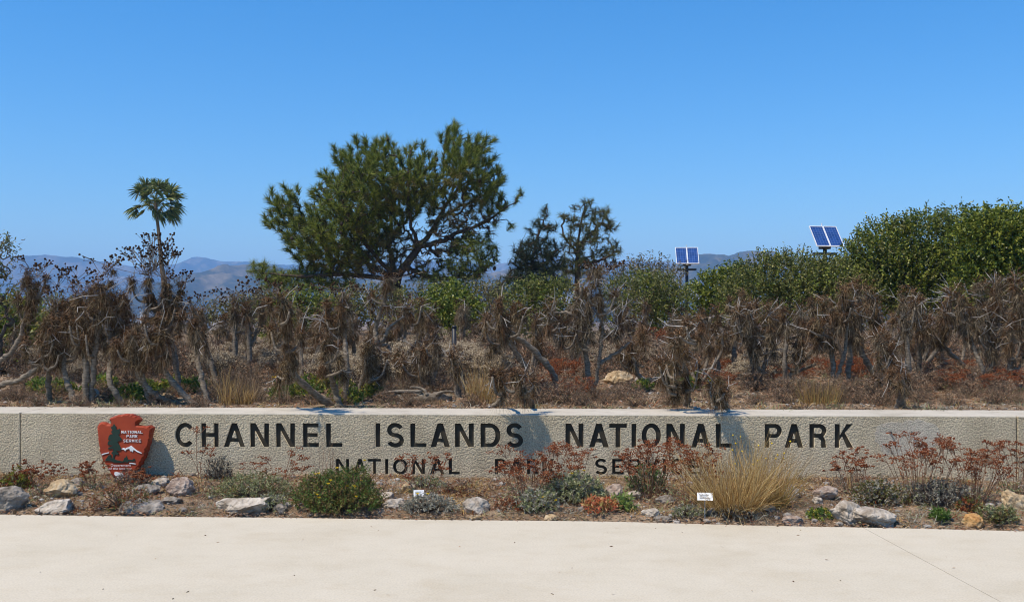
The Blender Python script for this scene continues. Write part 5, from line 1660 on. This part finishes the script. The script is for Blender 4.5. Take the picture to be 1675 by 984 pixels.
# --- planting bed, plant by plant: (kind, px, foot py, width, height, label, options)
BED = [
 ('mound', 402, 822, 140, 40, 'grey-green sage mound below the A of CHANNEL', dict(mats=['sage', 'sage', 'gum'], n=420, leaf=(.026, .008))),
 ('mound', 548, 850, 152, 66, 'big round green bush with yellow flowers overlapping the word NATIONAL', dict(mats=['gum', 'gum', 'green_leaf'], n=1100, leaf=(.026, .009), flowers=26, per=10)),
 ('mound', 440, 840, 50, 26, 'small silvery plant wedged left of the yellow-flowered bush', dict(mats=['silver', 'sage'], n=120, leaf=(.02, .01))),
 ('mound', 700, 844, 96, 26, 'flat silver-leaved mat right of the first white card', dict(mats=['silver'], n=330, leaf=(.020, .010), flowers=3)),
 ('mound', 700, 800, 60, 16, 'thin silver-leaved mat at the wall foot below NATIONAL', dict(mats=['silver', 'sage'], n=120, leaf=(.02, .01))),
 ('mound', 940, 826, 110, 48, 'loose grey-green bush with a few yellow flowers below SERVICE', dict(mats=['sage', 'sage', 'silver'], n=520, leaf=(.030, .011), flowers=7)),
 ('mound', 880, 838, 70, 34, 'small grey-green bush at the left foot of the loose grey-green bush', dict(mats=['sage', 'silver'], n=240, leaf=(.026, .010), flowers=3)),
 ('mound', 1060, 806, 60, 44, 'upright grey-green plant in front of the V of SERVICE', dict(mats=['sage', 'green_leaf'], n=180, leaf=(.030, .012))),
 ('mound', 1446, 830, 90, 40, 'dusty grey mound behind the biggest whitish boulder', dict(mats=['silver', 'gum'], n=360, leaf=(.022, .009))),
 ('mound', 1552, 832, 92, 44, 'dark grey low shrub on the right with silvery tips', dict(mats=['silver', 'stem_leaf'], n=380, leaf=(.022, .010))),
 ('mound', 1505, 822, 50, 26, 'small silver tuft left of the dark grey low shrub', dict(mats=['silver'], n=130, leaf=(.02, .01))),
 ('mound', 1640, 862, 64, 26, 'mixed green low plant beside the orange stone', dict(mats=['sage', 'gum'], n=180, leaf=(.022, .009))),
 ('mound', 1540, 854, 30, 18, 'bright green seedling clump right of the long boulder', dict(mats=['green_leaf'], n=60, leaf=(.03, .012))),
 ('mound', 1345, 850, 50, 14, 'small bright green weed between the two round-topped pale rocks', dict(mats=['green_leaf', 'yellow_leaf'], n=70, leaf=(.028, .011))),
 ('mound', 1205, 856, 70, 18, 'grey crusty mat at the foot of the golden grass', dict(mats=['silver', 'stem_leaf'], n=180, leaf=(.018, .009))),
 ('mound', 1130, 850, 60, 16, 'low grey-green mat left of the golden grass by the sidewalk', dict(mats=['sage', 'silver'], n=150, leaf=(.018, .009))),
 ('mound', 20, 800, 50, 30, 'green and rust weeds at the left edge against the wall', dict(mats=['yellow_leaf', 'gum', 'rust'], n=150, leaf=(.03, .012))),
 ('mound', 352, 786, 44, 34, 'small dark twiggy plant against the wall below the H of CHANNEL', dict(mats=['stem_leaf', 'silver'], n=150, leaf=(.022, .010))),
 ('mound', 1020, 836, 44, 24, 'clump of green finger-like succulents', dict(mats=['ice_green'], n=70, leaf=(.05, .012), per=5)),
 ('mound', 985, 842, 66, 20, 'mat of red finger-like succulents', dict(mats=['ice_red'], n=130, leaf=(.045, .011), per=5)),
 ('mound', 1590, 838, 40, 22, 'rust-orange low plant behind the orange stone', dict(mats=['rust', 'gum'], n=100, leaf=(.024, .010))),
 ('mound', 210, 796, 60, 22, 'dark dry tangle at the foot of the emblem', dict(mats=['litter', 'stem_leaf'], n=160, leaf=(.03, .006))),
 ('mound', 190, 846, 100, 34, 'rust-brown low plant at the sidewalk edge in front of the emblem', dict(mats=['rust', 'litter', 'gum'], n=260, leaf=(.022, .007))),
 ('mound', 290, 800, 60, 10, 'thin dry mat beside the pinkish boulder', dict(mats=['litter', 'grass'], n=80, leaf=(.03, .006))),
 ('mound', 840, 836, 80, 16, 'dry rusty mat left of the grey-green bushes', dict(mats=['litter', 'rust'], n=150, leaf=(.024, .007))),
 ('mound', 760, 812, 90, 12, 'thin rusty ground mat below the gap after NATIONAL', dict(mats=['litter', 'rust', 'grass'], n=120, leaf=(.026, .006))),
 ('buck', 865, 820, 130, 84, 'rust-headed buckwheat hiding the word PARK of the lower line', dict(n=34, leaves=1.6)),
 ('buck', 940, 808, 70, 76, 'rust-headed buckwheat between the lower words PARK and SERVICE', dict(n=12, leaves=.6)),
 ('buck', 1060, 812, 110, 84, 'rust-headed buckwheat covering the end of SERVICE', dict(n=32, leaves=1.2)),
 ('buck', 1125, 826, 100, 96, 'thin rusty buckwheat tangled with the golden grass', dict(n=20, leaves=1.4)),
 ('buck', 1500, 822, 130, 108, 'tall rust-headed buckwheat in front of the mortar patch', dict(n=30, leaves=1.2)),
 ('buck', 1590, 822, 120, 98, 'tall rust-headed buckwheat right of the mortar patch', dict(n=26, leaves=1.0)),
 ('buck', 1660, 812, 70, 82, 'rust-headed buckwheat cut by the right edge', dict(n=14, leaves=.8)),
 ('buck', 1395, 808, 70, 70, 'thin sparse buckwheat right below the K of PARK', dict(n=16, leaves=.5, headsize=.010)),
 ('buck', 455, 806, 90, 64, 'sparse red-headed buckwheat below the second N of CHANNEL', dict(n=9, leaves=.3)),
 ('buck', 690, 806, 90, 62, 'sparse red-headed buckwheat in front of the lower NATIONAL', dict(n=8, leaves=.3)),
 ('buck', 75, 806, 80, 50, 'sparse rusty buckwheat left of the emblem', dict(n=10, leaves=.5, headsize=.012)),
 ('buck', 150, 800, 60, 40, 'small rusty buckwheat touching the left of the emblem tip', dict(n=9, leaves=.5, headsize=.010)),
 ('buck', 235, 800, 40, 34, 'small rusty buckwheat at the right of the emblem tip', dict(n=7, leaves=.4, headsize=.010)),
 ('buck', 330, 800, 50, 96, 'single tall red-headed stalks below the H of CHANNEL', dict(n=3, leaves=.1)),
 ('grass', 1196, 838, 100, 138, 'big tuft of golden dry grass beside the word SERVICE', dict(n=900, w=.0065, lean=.95, bend=.34)),
 ('grass', 1250, 826, 96, 122, 'browner half of the golden grass leaning right', dict(n=560, w=.006, lean=.9, bend=.3, mat='gold')),
 ('grass', 535, 806, 22, 96, 'upright brown stalks rising behind the yellow-flowered bush', dict(n=40, w=.006, lean=.22, bend=.05, mat='rust_stem')),
 ('grass', 1390, 806, 16, 66, 'slim tan grass stalks right below the K of PARK', dict(n=14, w=.006, lean=.15, bend=.05)),
 ('grass', 262, 796, 14, 14, 'tiny orange grass tuft at the wall foot right of the emblem', dict(n=40, w=.005, lean=.7, bend=.3)),
 ('grass', 1080, 846, 50, 18, 'thin dry grass lying below the succulents', dict(n=60, w=.005, lean=1.4, bend=.5)),
 ('grass', 840, 846, 40, 14, 'thin dry grass at the sidewalk edge below PARK', dict(n=50, w=.005, lean=1.2, bend=.5)),
]
M['stem_leaf'] = leafmat('dark_dry_leaf', [(0.035, 0.03, 0.026), (0.075, 0.062, 0.052), (0.14, 0.12, 0.10)], trans=0.1, rough=.9)
M['gold'] = leafmat('golden_brown_grass', [(0.16, 0.085, 0.025), (0.30, 0.17, 0.05), (0.42, 0.28, 0.10), (0.24, 0.21, 0.06)], trans=.2, rough=.7)
for i, (kd, px, py, w, h, lab, op) in enumerate(BED):
    b = bedpt(px, py); s = b[1] / F; r = np.random.default_rng(600 + i)
    if kd == 'mound':
        rx = w * s / 2
        b = bedpt(px, py); b[1] += min(rx * .55, .30)
        b[1] = min(b[1], wall_y(b[0]) - min(.12, rx * .5)); b[2] = float(gz(b[0], b[1]))
        hh = max(.05, h * s - (0.5 * rx * .16 if h > 40 else .0))
        ry = min(rx * .8, wall_y(b[0]) - b[1] + .02, max(.12, b[1] - walk_y(b[0]) + .06))
        o, pt = mound(b, rx, hh, int(op['n'] * 1.25), op['leaf'], op['mats'], r, 'low_shrub', op.get('flowers', 0), op.get('per', 9), ry=max(.08, ry))
        tag(o, lab, 'plant', 'low plants in the planting bed')
    elif kd == 'buck':
        b[1] = min(b[1], wall_y(b[0]) - .10); b[2] = float(gz(b[0], b[1]))
        sp = min(w * s / 2, 2.0)
        o, pt = buckwheat(b, h * s, sp, int(op['n'] * 1.05) + 1, r, leaves=op['leaves'], headsize=op.get('headsize', .018))
        tag(o, lab, 'plant', 'buckwheat in the planting bed')
    else:
        o, pt = grass_tuft(b, h * s, op['n'], w * s / 2 * .75, r, op.get('mat', 'grass'), 'grass_tuft', op['w'], op['lean'], op['bend'])
        tag(o, lab, 'grass', 'grass in the planting bed')
# yellow flowers on thin stalks over the golden grass
b = bedpt(1240, 815); g = Geo(); gf = Geo(); r = np.random.default_rng(5)
o = empty('flower_stalks', b); tag(o, 'thin stalks with tiny yellow flowers over the golden grass', 'flower')
for i in range(16):
    e = np.array([r.normal() * .22, r.normal() * .08, r.uniform(.3, .62)])
    p = smooth_path([np.array([e[0] * .3, 0, 0]), e * np.array([.7, 1, .6]), e], 3)
    g.add(*segs(p[:-1], p[1:], .0028, .0022, 3)); gf.add(*scatter(OCTA_V, OCTA_F, e[None], [.011], r))
sgeo('stems', g, M['grass'], o); sgeo('flowers', gf, M['yellow'], o)

# --- white plant cards on stakes


def card(px, py, w, h, tilt, label, foot=None):
    b = bedpt(px, foot or py + h * 1.1); s = b[1] / F
    o = empty('plant_card', b, R(tilt)); tag(o, label, 'card', 'white plant cards')
    zc = CZ - (py - HY) * s - b[2]
    g = Geo(); box(g, -.004, .004, 0, .003, -.05, zc); g.build('stake', M['grey_metal'], o)
    hw, hh = w * s / 2, h * s / 2
    g = Geo(); T = np.eye(4); a = R(-28); T[1, 1] = T[2, 2] = math.cos(a); T[1, 2] = -math.sin(a); T[2, 1] = math.sin(a); T[2, 3] = zc; T[1, 3] = -.004
    box(g, -hw, hw, -.003, 0, -hh * 1.1, hh * 1.1, T=T); pl = g.build('plate', M['white'], o)
    for k, (f0, f1, zz) in enumerate(((-.7, .5, .45), (-.7, .2, -.05), (-.7, .65, -.5))):
        g = Geo(); box(g, hw * f0, hw * f1, -.0045, -.0032, hh * zz - hh * .12, hh * zz + hh * .12, T=T); q = g.build('print_line', M['grey_metal'], pl)


card(685, 806, 17, 10, 6, 'white plant card near the silver mat under the lower NATIONAL', 824)
card(1153, 811.5, 25, 12, -4, 'white plant card in front of the golden grass', 848)

# --- behind the wall: undergrowth
KB = {}
r = np.random.default_rng(900)
KB['pale'] = [buckwheat((0, 0, 0), .42, .36, 46, np.random.default_rng(901 + i), 'pale_flower', 'silver', 'pale_buckwheat', 1.2, .024) for i in range(3)]
KB['rust'] = [buckwheat((0, 0, 0), .36, .34, 30, np.random.default_rng(911 + i), 'rust', 'sage', 'rusty_buckwheat', 1.8, .020) for i in range(3)]
KB['dry'] = [grass_tuft((0, 0, 0), .42, 200, .16, np.random.default_rng(921 + i), 'grass_dull', 'dry_grass', .006, .8, .5) for i in range(2)]
KB['brush'] = [mound((0, 0, 0), .36, .34, 260, (.05, .007), ['twigleaf', 'litter'], np.random.default_rng(931 + i), 'dry_brush') for i in range(2)] if False else []
M['twigleaf'] = leafmat('dry_brush_leaf', [(0.07, 0.045, 0.03), (0.14, 0.095, 0.06), (0.22, 0.165, 0.115)], trans=.1, rough=.9)
KB['brush'] = [mound((0, 0, 0), .36, .34, 260, (.05, .007), ['twigleaf', 'litter'], np.random.default_rng(931 + i), 'dry_brush') for i in range(2)]
KB['green'] = [mound((0, 0, 0), .26, .22, 130, (.05, .022), ['yellow_leaf', 'green_leaf'], np.random.default_rng(941 + i), 'green_weed') for i in range(2)]
USED = {}


def place(kind, px, py, sc, label, cat, group, rr):
    b = groundpt(px, py)
    i = int(rr.integers(len(KB[kind]))); o, pt = KB[kind][i]
    sc = sc * float(rr.uniform(.85, 1.2)); rz = float(rr.uniform(0, 6.28))
    if (kind, i) not in USED:
        USED[(kind, i)] = 1
        o.location = b; o.rotation_euler = (0, 0, rz); o.scale = (sc,) * 3; c = o
    else:
        c = copy_tree(o, pt, b, rz, sc)
    tag(c, label, cat, group); _PEND.append((c, px, label))


def region(kind, n, x0, x1, y0, y1, sc, label, cat, group, seed):
    rr = np.random.default_rng(seed)
    for i in range(n):
        place(kind, x0 + (x1 - x0) * (i + rr.random()) / n, rr.uniform(y0, y1), sc, label, cat, group, rr)


PB, RB, DB = 'pale buckwheat behind the wall', 'rusty buckwheat behind the wall', 'dry brush behind the wall'
p_, r_, d_, b_, w_ = 'pale dry-flowered buckwheat', 'rust-headed buckwheat', 'dull dry grass', 'brown dry brush', 'green weed'
region('pale', 16, 655, 805, 572, 632, 1.15, p_, 'plant', PB, 1)
region('pale', 16, 420, 650, 585, 645, 1.0, p_, 'plant', PB, 2)
region('pale', 9, 915, 1090, 580, 612, 1.0, p_, 'plant', PB, 3)
region('pale', 7, 1200, 1300, 590, 640, .9, p_, 'plant', PB, 4)
region('pale', 7, 330, 430, 590, 640, .9, p_, 'plant', PB, 14)
region('pale', 6, 60, 300, 595, 630, .9, p_, 'plant', PB, 24)
region('rust', 6, 1290, 1440, 580, 640, .75, r_, 'plant', RB, 5)
region('rust', 6, 1520, 1675, 612, 652, .75, r_, 'plant', RB, 6)
region('rust', 5, 868, 950, 600, 655, .8, r_, 'plant', RB, 7)
region('rust', 5, 1170, 1260, 590, 650, .75, r_, 'plant', RB, 8)
region('rust', 4, 1030, 1120, 560, 580, 1.2, r_, 'plant', RB, 9)
region('dry', 6, 1270, 1400, 640, 658, .9, d_, 'grass', 'dry grass behind the wall', 10)
region('dry', 4, 350, 420, 640, 660, 1.0, d_, 'grass', 'dry grass behind the wall', 11)
region('dry', 3, 955, 985, 646, 656, .6, d_, 'grass', 'dry grass behind the wall', 12)
region('dry', 7, 600, 860, 625, 655, .7, d_, 'grass', 'dry grass behind the wall', 25)
region('brush', 40, 0, 1675, 578, 612, 1.25, b_, 'plant', DB, 13)
region('brush', 26, 0, 1675, 615, 640, .9, b_ + ' clump', 'plant', DB, 23)
region('brush', 10, 1250, 1660, 630, 657, .75, 'low ' + b_, 'plant', DB, 15)
region('brush', 5, 850, 950, 640, 660, .7, 'low ' + b_, 'plant', DB, 16)
region('brush', 26, 0, 1675, 640, 659, .55, 'small ' + b_, 'plant', DB, 33)
region('brush', 24, 0, 1675, 592, 615, 1.4, 'tall ' + b_, 'plant', DB, 34)
region('brush', 30, -10, 1690, 655, 665, .42, 'tiny ' + b_, 'plant', DB, 43)
region('dry', 22, 0, 1675, 648, 664, .4, 'small ' + d_, 'grass', 'dry grass behind the wall', 44)
region('green', 9, 40, 330, 635, 660, .8, w_, 'plant', 'green weeds behind the wall', 17)
region('green', 7, 455, 615, 635, 660, .8, w_, 'plant', 'green weeds behind the wall', 18)
region('green', 5, 1040, 1180, 600, 640, .7, w_, 'plant', 'green weeds behind the wall', 19)
rr = np.random.default_rng(3)
for px, py, h, w, n, lab in ((788, 660, 82, 44, 320, 'tall tan grass clump above the N of ISLANDS'), (372, 661, 66, 26, 110, 'tan grass clump above the A of CHANNEL'), (398, 660, 40, 30, 160, 'low tan grass clump above the first N of CHANNEL'), (1340, 661, 44, 60, 260, 'wide brown grass clump above the R of PARK')):
    b = groundpt(px, py); s = b[1] / F
    o, pt = grass_tuft(b, h * s, n, w * s / 2, rr, 'gold' if px in (1340,) else 'grass', 'grass_tuft', .006, .35, .25); tag(o, lab, 'grass', 'tan grass behind the wall')
b = groundpt(455, 655); r = np.random.default_rng(8)
o, pt = mound(b, .12, .2, 40, (.05, .012), ['green_leaf'], r, 'yellow_flower_plant', 0); tag(o, 'green plant with two yellow flowers above the second N of CHANNEL', 'plant')
g = Geo(); gs = Geo()
for dx, z in ((-.05, .29), (.06, .31)):
    gs.add(*segs([[dx * .3, 0, .05]], [[dx, 0, z]], .004, .003, 4)); k = 14; aa = np.linspace(0, 6.28, k)
    g.add(*blades(np.repeat([[dx, 0, z]], k, 0), np.stack([np.cos(aa), np.sin(aa), np.full(k, .4)], 1), .035, .014, S=1, prof='even', r=r))
sgeo('flower_stems', gs, M['green_leaf'], o); sgeo('flowers', g, M['yellow'], o)

# fallen log with broken limbs
b = groundpt(690, 657); r = np.random.default_rng(12); Yl = b[1]
log = empty('fallen_log', b); tag(log, 'weathered grey fallen log with twisted limbs above the L of ISLANDS', 'log')
g = Geo()
add_tube(g, smooth_path([P(738, 652, Yl + .1), P(715, 650, Yl + .05), P(690, 652, Yl), P(668, 656, Yl)], 6), [.05, .07, .065, .035], 10, r, .18)
g.build('trunk', M['trunk'], log, smooth=True, off=b)
for pts in ([(690, 648), (672, 640), (650, 642), (625, 655)], [(700, 646), (690, 635), (672, 632)], [(712, 646), (726, 640), (742, 640)], [(660, 655), (650, 645), (641, 650)], [(690, 640), (640, 640), (608, 648)]):
    g = Geo(); add_tube(g, smooth_path([P(x, y, Yl - .02 + .03 * j) for j, (x, y) in enumerate(pts)], 5), [.022, .018, .008], 7, r, .2); g.build('limb', M['trunk'], log, smooth=True, off=b)
# black post
b = groundpt(743, 622); g = Geo(); add_tube(g, np.array([[0, 0, -.1], [0, 0, .3], [0, 0, CZ - (536 - HY) * b[1] / F - b[2]]]), .035, 10)
o = empty('marker_post', b); g.build('shaft', M['dark_metal'], o, smooth=True); g = Geo(); add_tube(g, np.array([[0, 0, 0], [0, 0, .02], [0, 0, .04]]), [.04, .04, .03], 10)
c = g.build('cap', M['dark_metal'], o, smooth=True); c.location = (0, 0, CZ - (536 - HY) * b[1] / F - b[2]); tag(o, 'thin black post standing in the pale buckwheat above ISLANDS', 'post')

# far white building
for px, py, w, h, D, lab in ((236, 514, 14, 6, 700, 'small white far building seen below the tallest dead plant'), (331, 521, 10, 9, 500, 'tiny white far building right of the tallest dead plant')):
    c = P(px, py, D); s = D / F; zg = -6.0
    o = empty('far_building', (c[0], D, zg)); tag(o, lab, 'building')
    H = c[2] - zg + h * s / 2; W_ = w * s / 2
    g = Geo(); box(g, -W_, W_, 0, 8, 0, H); g.build('wall', M['white'], o)
    g = Geo(); box(g, -W_ - .3, W_ + .3, -.3, 8.3, H, H + .35); g.build('roof', M['alu'], o)
    for k in range(4):
        x = -W_ * .8 + k * W_ * .45; g = Geo(); box(g, x, x + W_ * .2, -.08, .02, H * .55, H * .8); g.build('window', M['dark_metal'], o)

# --- leaf litter and pebbles
r = np.random.default_rng(44)


def bedscatter(n, lo=0.0, hi=1.0):
    X = r.uniform(-6.2, 6.2, n); t = r.uniform(lo, hi, n)
    a = walk_y(X); b = wall_y(X)
    Y = a + (b - a) * t
    return X, Y, gz(X, Y)


NB = 24000
X, Y, Z = bedscatter(NB)
d = np.stack([r.normal(size=NB), r.normal(size=NB), r.normal(size=NB) * .25 + .10], 1)
g = Geo(); g.add(*blades(np.stack([X, Y, Z + .004], 1), d, r.uniform(.015, .085, NB), r.uniform(.003, .009, NB), bend=.05, S=2, prof='lens', r=r, wob=.05))
X, Y, Z = bedscatter(2600, .0, .12)
d = np.stack([r.normal(size=2600), r.normal(size=2600), r.normal(size=2600) * .15], 1)
g.add(*blades(np.stack([X, Y - .03, np.maximum(Z, .0) + .006], 1), d, r.uniform(.015, .05, 2600), r.uniform(.004, .010, 2600), bend=.02, S=2, prof='lens', r=r))
n = 60000; X = r.uniform(-11, 11, n); Y = r.uniform(11.4, 19, n); k = Y > wall_y(X) + .6; X, Y = X[k], Y[k]; n = len(X)
d = np.stack([r.normal(size=n), r.normal(size=n), r.normal(size=n) * .2 + .1], 1)
g.add(*blades(np.stack([X, Y, gz(X, Y) + .005], 1), d, r.uniform(.03, .11, n), r.uniform(.005, .014, n), bend=.05, S=2, prof='lens', r=r, wob=.05))
tag(g.build('leaf_litter', M['litter']), 'dry leaf litter strewn over the soil', 'litter', None, 'stuff')
X, Y, Z = bedscatter(4200); g = Geo()
s = r.uniform(.005, .018, 4200) * r.uniform(.4, 1.3, 4200) * np.where(r.random(4200) < .1, 2.6, 1)
g.add(*scatter(ICO_V, ICO_F, np.stack([X, Y, Z + s * .2], 1), np.stack([s, s * .8, s * .55], 1), r))
n = 1500; X = r.uniform(-10, 10, n); Y = r.uniform(11.4, 17, n); k = Y > wall_y(X) + .6; X, Y = X[k], Y[k]; n = len(X); s = r.uniform(.008, .035, n)
g.add(*scatter(ICO_V, ICO_F, np.stack([X, Y, gz(X, Y) + s * .2], 1), np.stack([s, s * .8, s * .6], 1), r))
tag(g.build('gravel', M['gravel']), 'small stones scattered over the soil', 'gravel', None, 'stuff')
# scruffy dry ground cover of the bed, too fine and mixed to count
g = Geo()
for i in range(1700):
    x, y, z = bedscatter(1, .0, .98); c = np.array([x[0], y[0], z[0]])
    n = int(r.integers(18, 60)); w = r.uniform(.03, .11); mi = int(r.choice([0, 0, 1, 2, 2, 3, 4, 5, 5]))
    p0 = c + np.stack([r.normal(size=n) * w, r.normal(size=n) * w * .8, np.zeros(n)], 1)
    g.add(*blades(p0, r.normal(size=(n, 3)) * .8 + np.array([0, 0, .6]), r.uniform(.02, .09, n) * r.choice([.8, 1, 1.7]), r.uniform(.003, .008, n), bend=.4, S=2, prof='lens', r=r, wob=.06), mi)
for i in range(900):
    x = r.uniform(-7, 7); y = wall_y(x) + .72 + r.random() ** 1.6 * 4.5; c = np.array([x, y, float(gz(x, y))])
    n = int(r.integers(16, 46)); w = r.uniform(.04, .14); mi = int(r.choice([0, 0, 0, 2, 3, 4, 5, 5]))
    p0 = c + np.stack([r.normal(size=n) * w, r.normal(size=n) * w * .8, np.zeros(n)], 1)
    g.add(*blades(p0, r.normal(size=(n, 3)) * .8 + np.array([0, 0, .7]), r.uniform(.03, .13, n) * r.choice([.8, 1, 1.6]), r.uniform(.004, .009, n), bend=.4, S=2, prof='lens', r=r, wob=.06), mi)
tag(g.build('ground_cover', [M['twigleaf'], M['rust'], M['grass'], M['sage'], M['silver'], M['litter']]), 'scruffy dry ground cover over the soil before and behind the wall', 'ground cover', None, 'stuff')
# stray leaves on the pavement
g = Geo(); n = 46; X = r.uniform(-4.5, 4.5, n); Y = r.uniform(6.2, 8.4, n)
g.add(*blades(np.stack([X, Y, np.full(n, .004)], 1), np.stack([r.normal(size=n), r.normal(size=n), np.zeros(n) + .05], 1), r.uniform(.012, .035, n), r.uniform(.004, .010, n), bend=.0, S=2, prof='lens', r=r))
tag(g.build('stray_leaves', M['litter']), 'few stray dry leaves on the pavement', 'litter', None, 'stuff')

name_by_place()

# ------------------------------------------------------------------ haze
g = Geo(); box(g, -15500, 15500, -120, 14900, -14, 420)
hz = g.build('haze', [])
m = bpy.data.materials.new('haze_air'); m.use_nodes = True; nt = m.node_tree; nt.nodes.clear()
mo = nt.nodes.new('ShaderNodeOutputMaterial'); pv = nt.nodes.new('ShaderNodeVolumePrincipled')
pv.inputs['Color'].default_value = (0.30, 0.58, 1.0, 1); pv.inputs['Density'].default_value = 2.0e-4; pv.inputs['Anisotropy'].default_value = 0.0
nt.links.new(pv.outputs[0], mo.inputs['Volume'])
hz.data.materials.append(m)
tag(hz, 'thin blue haze in the air over the whole view', 'haze', None, 'stuff')
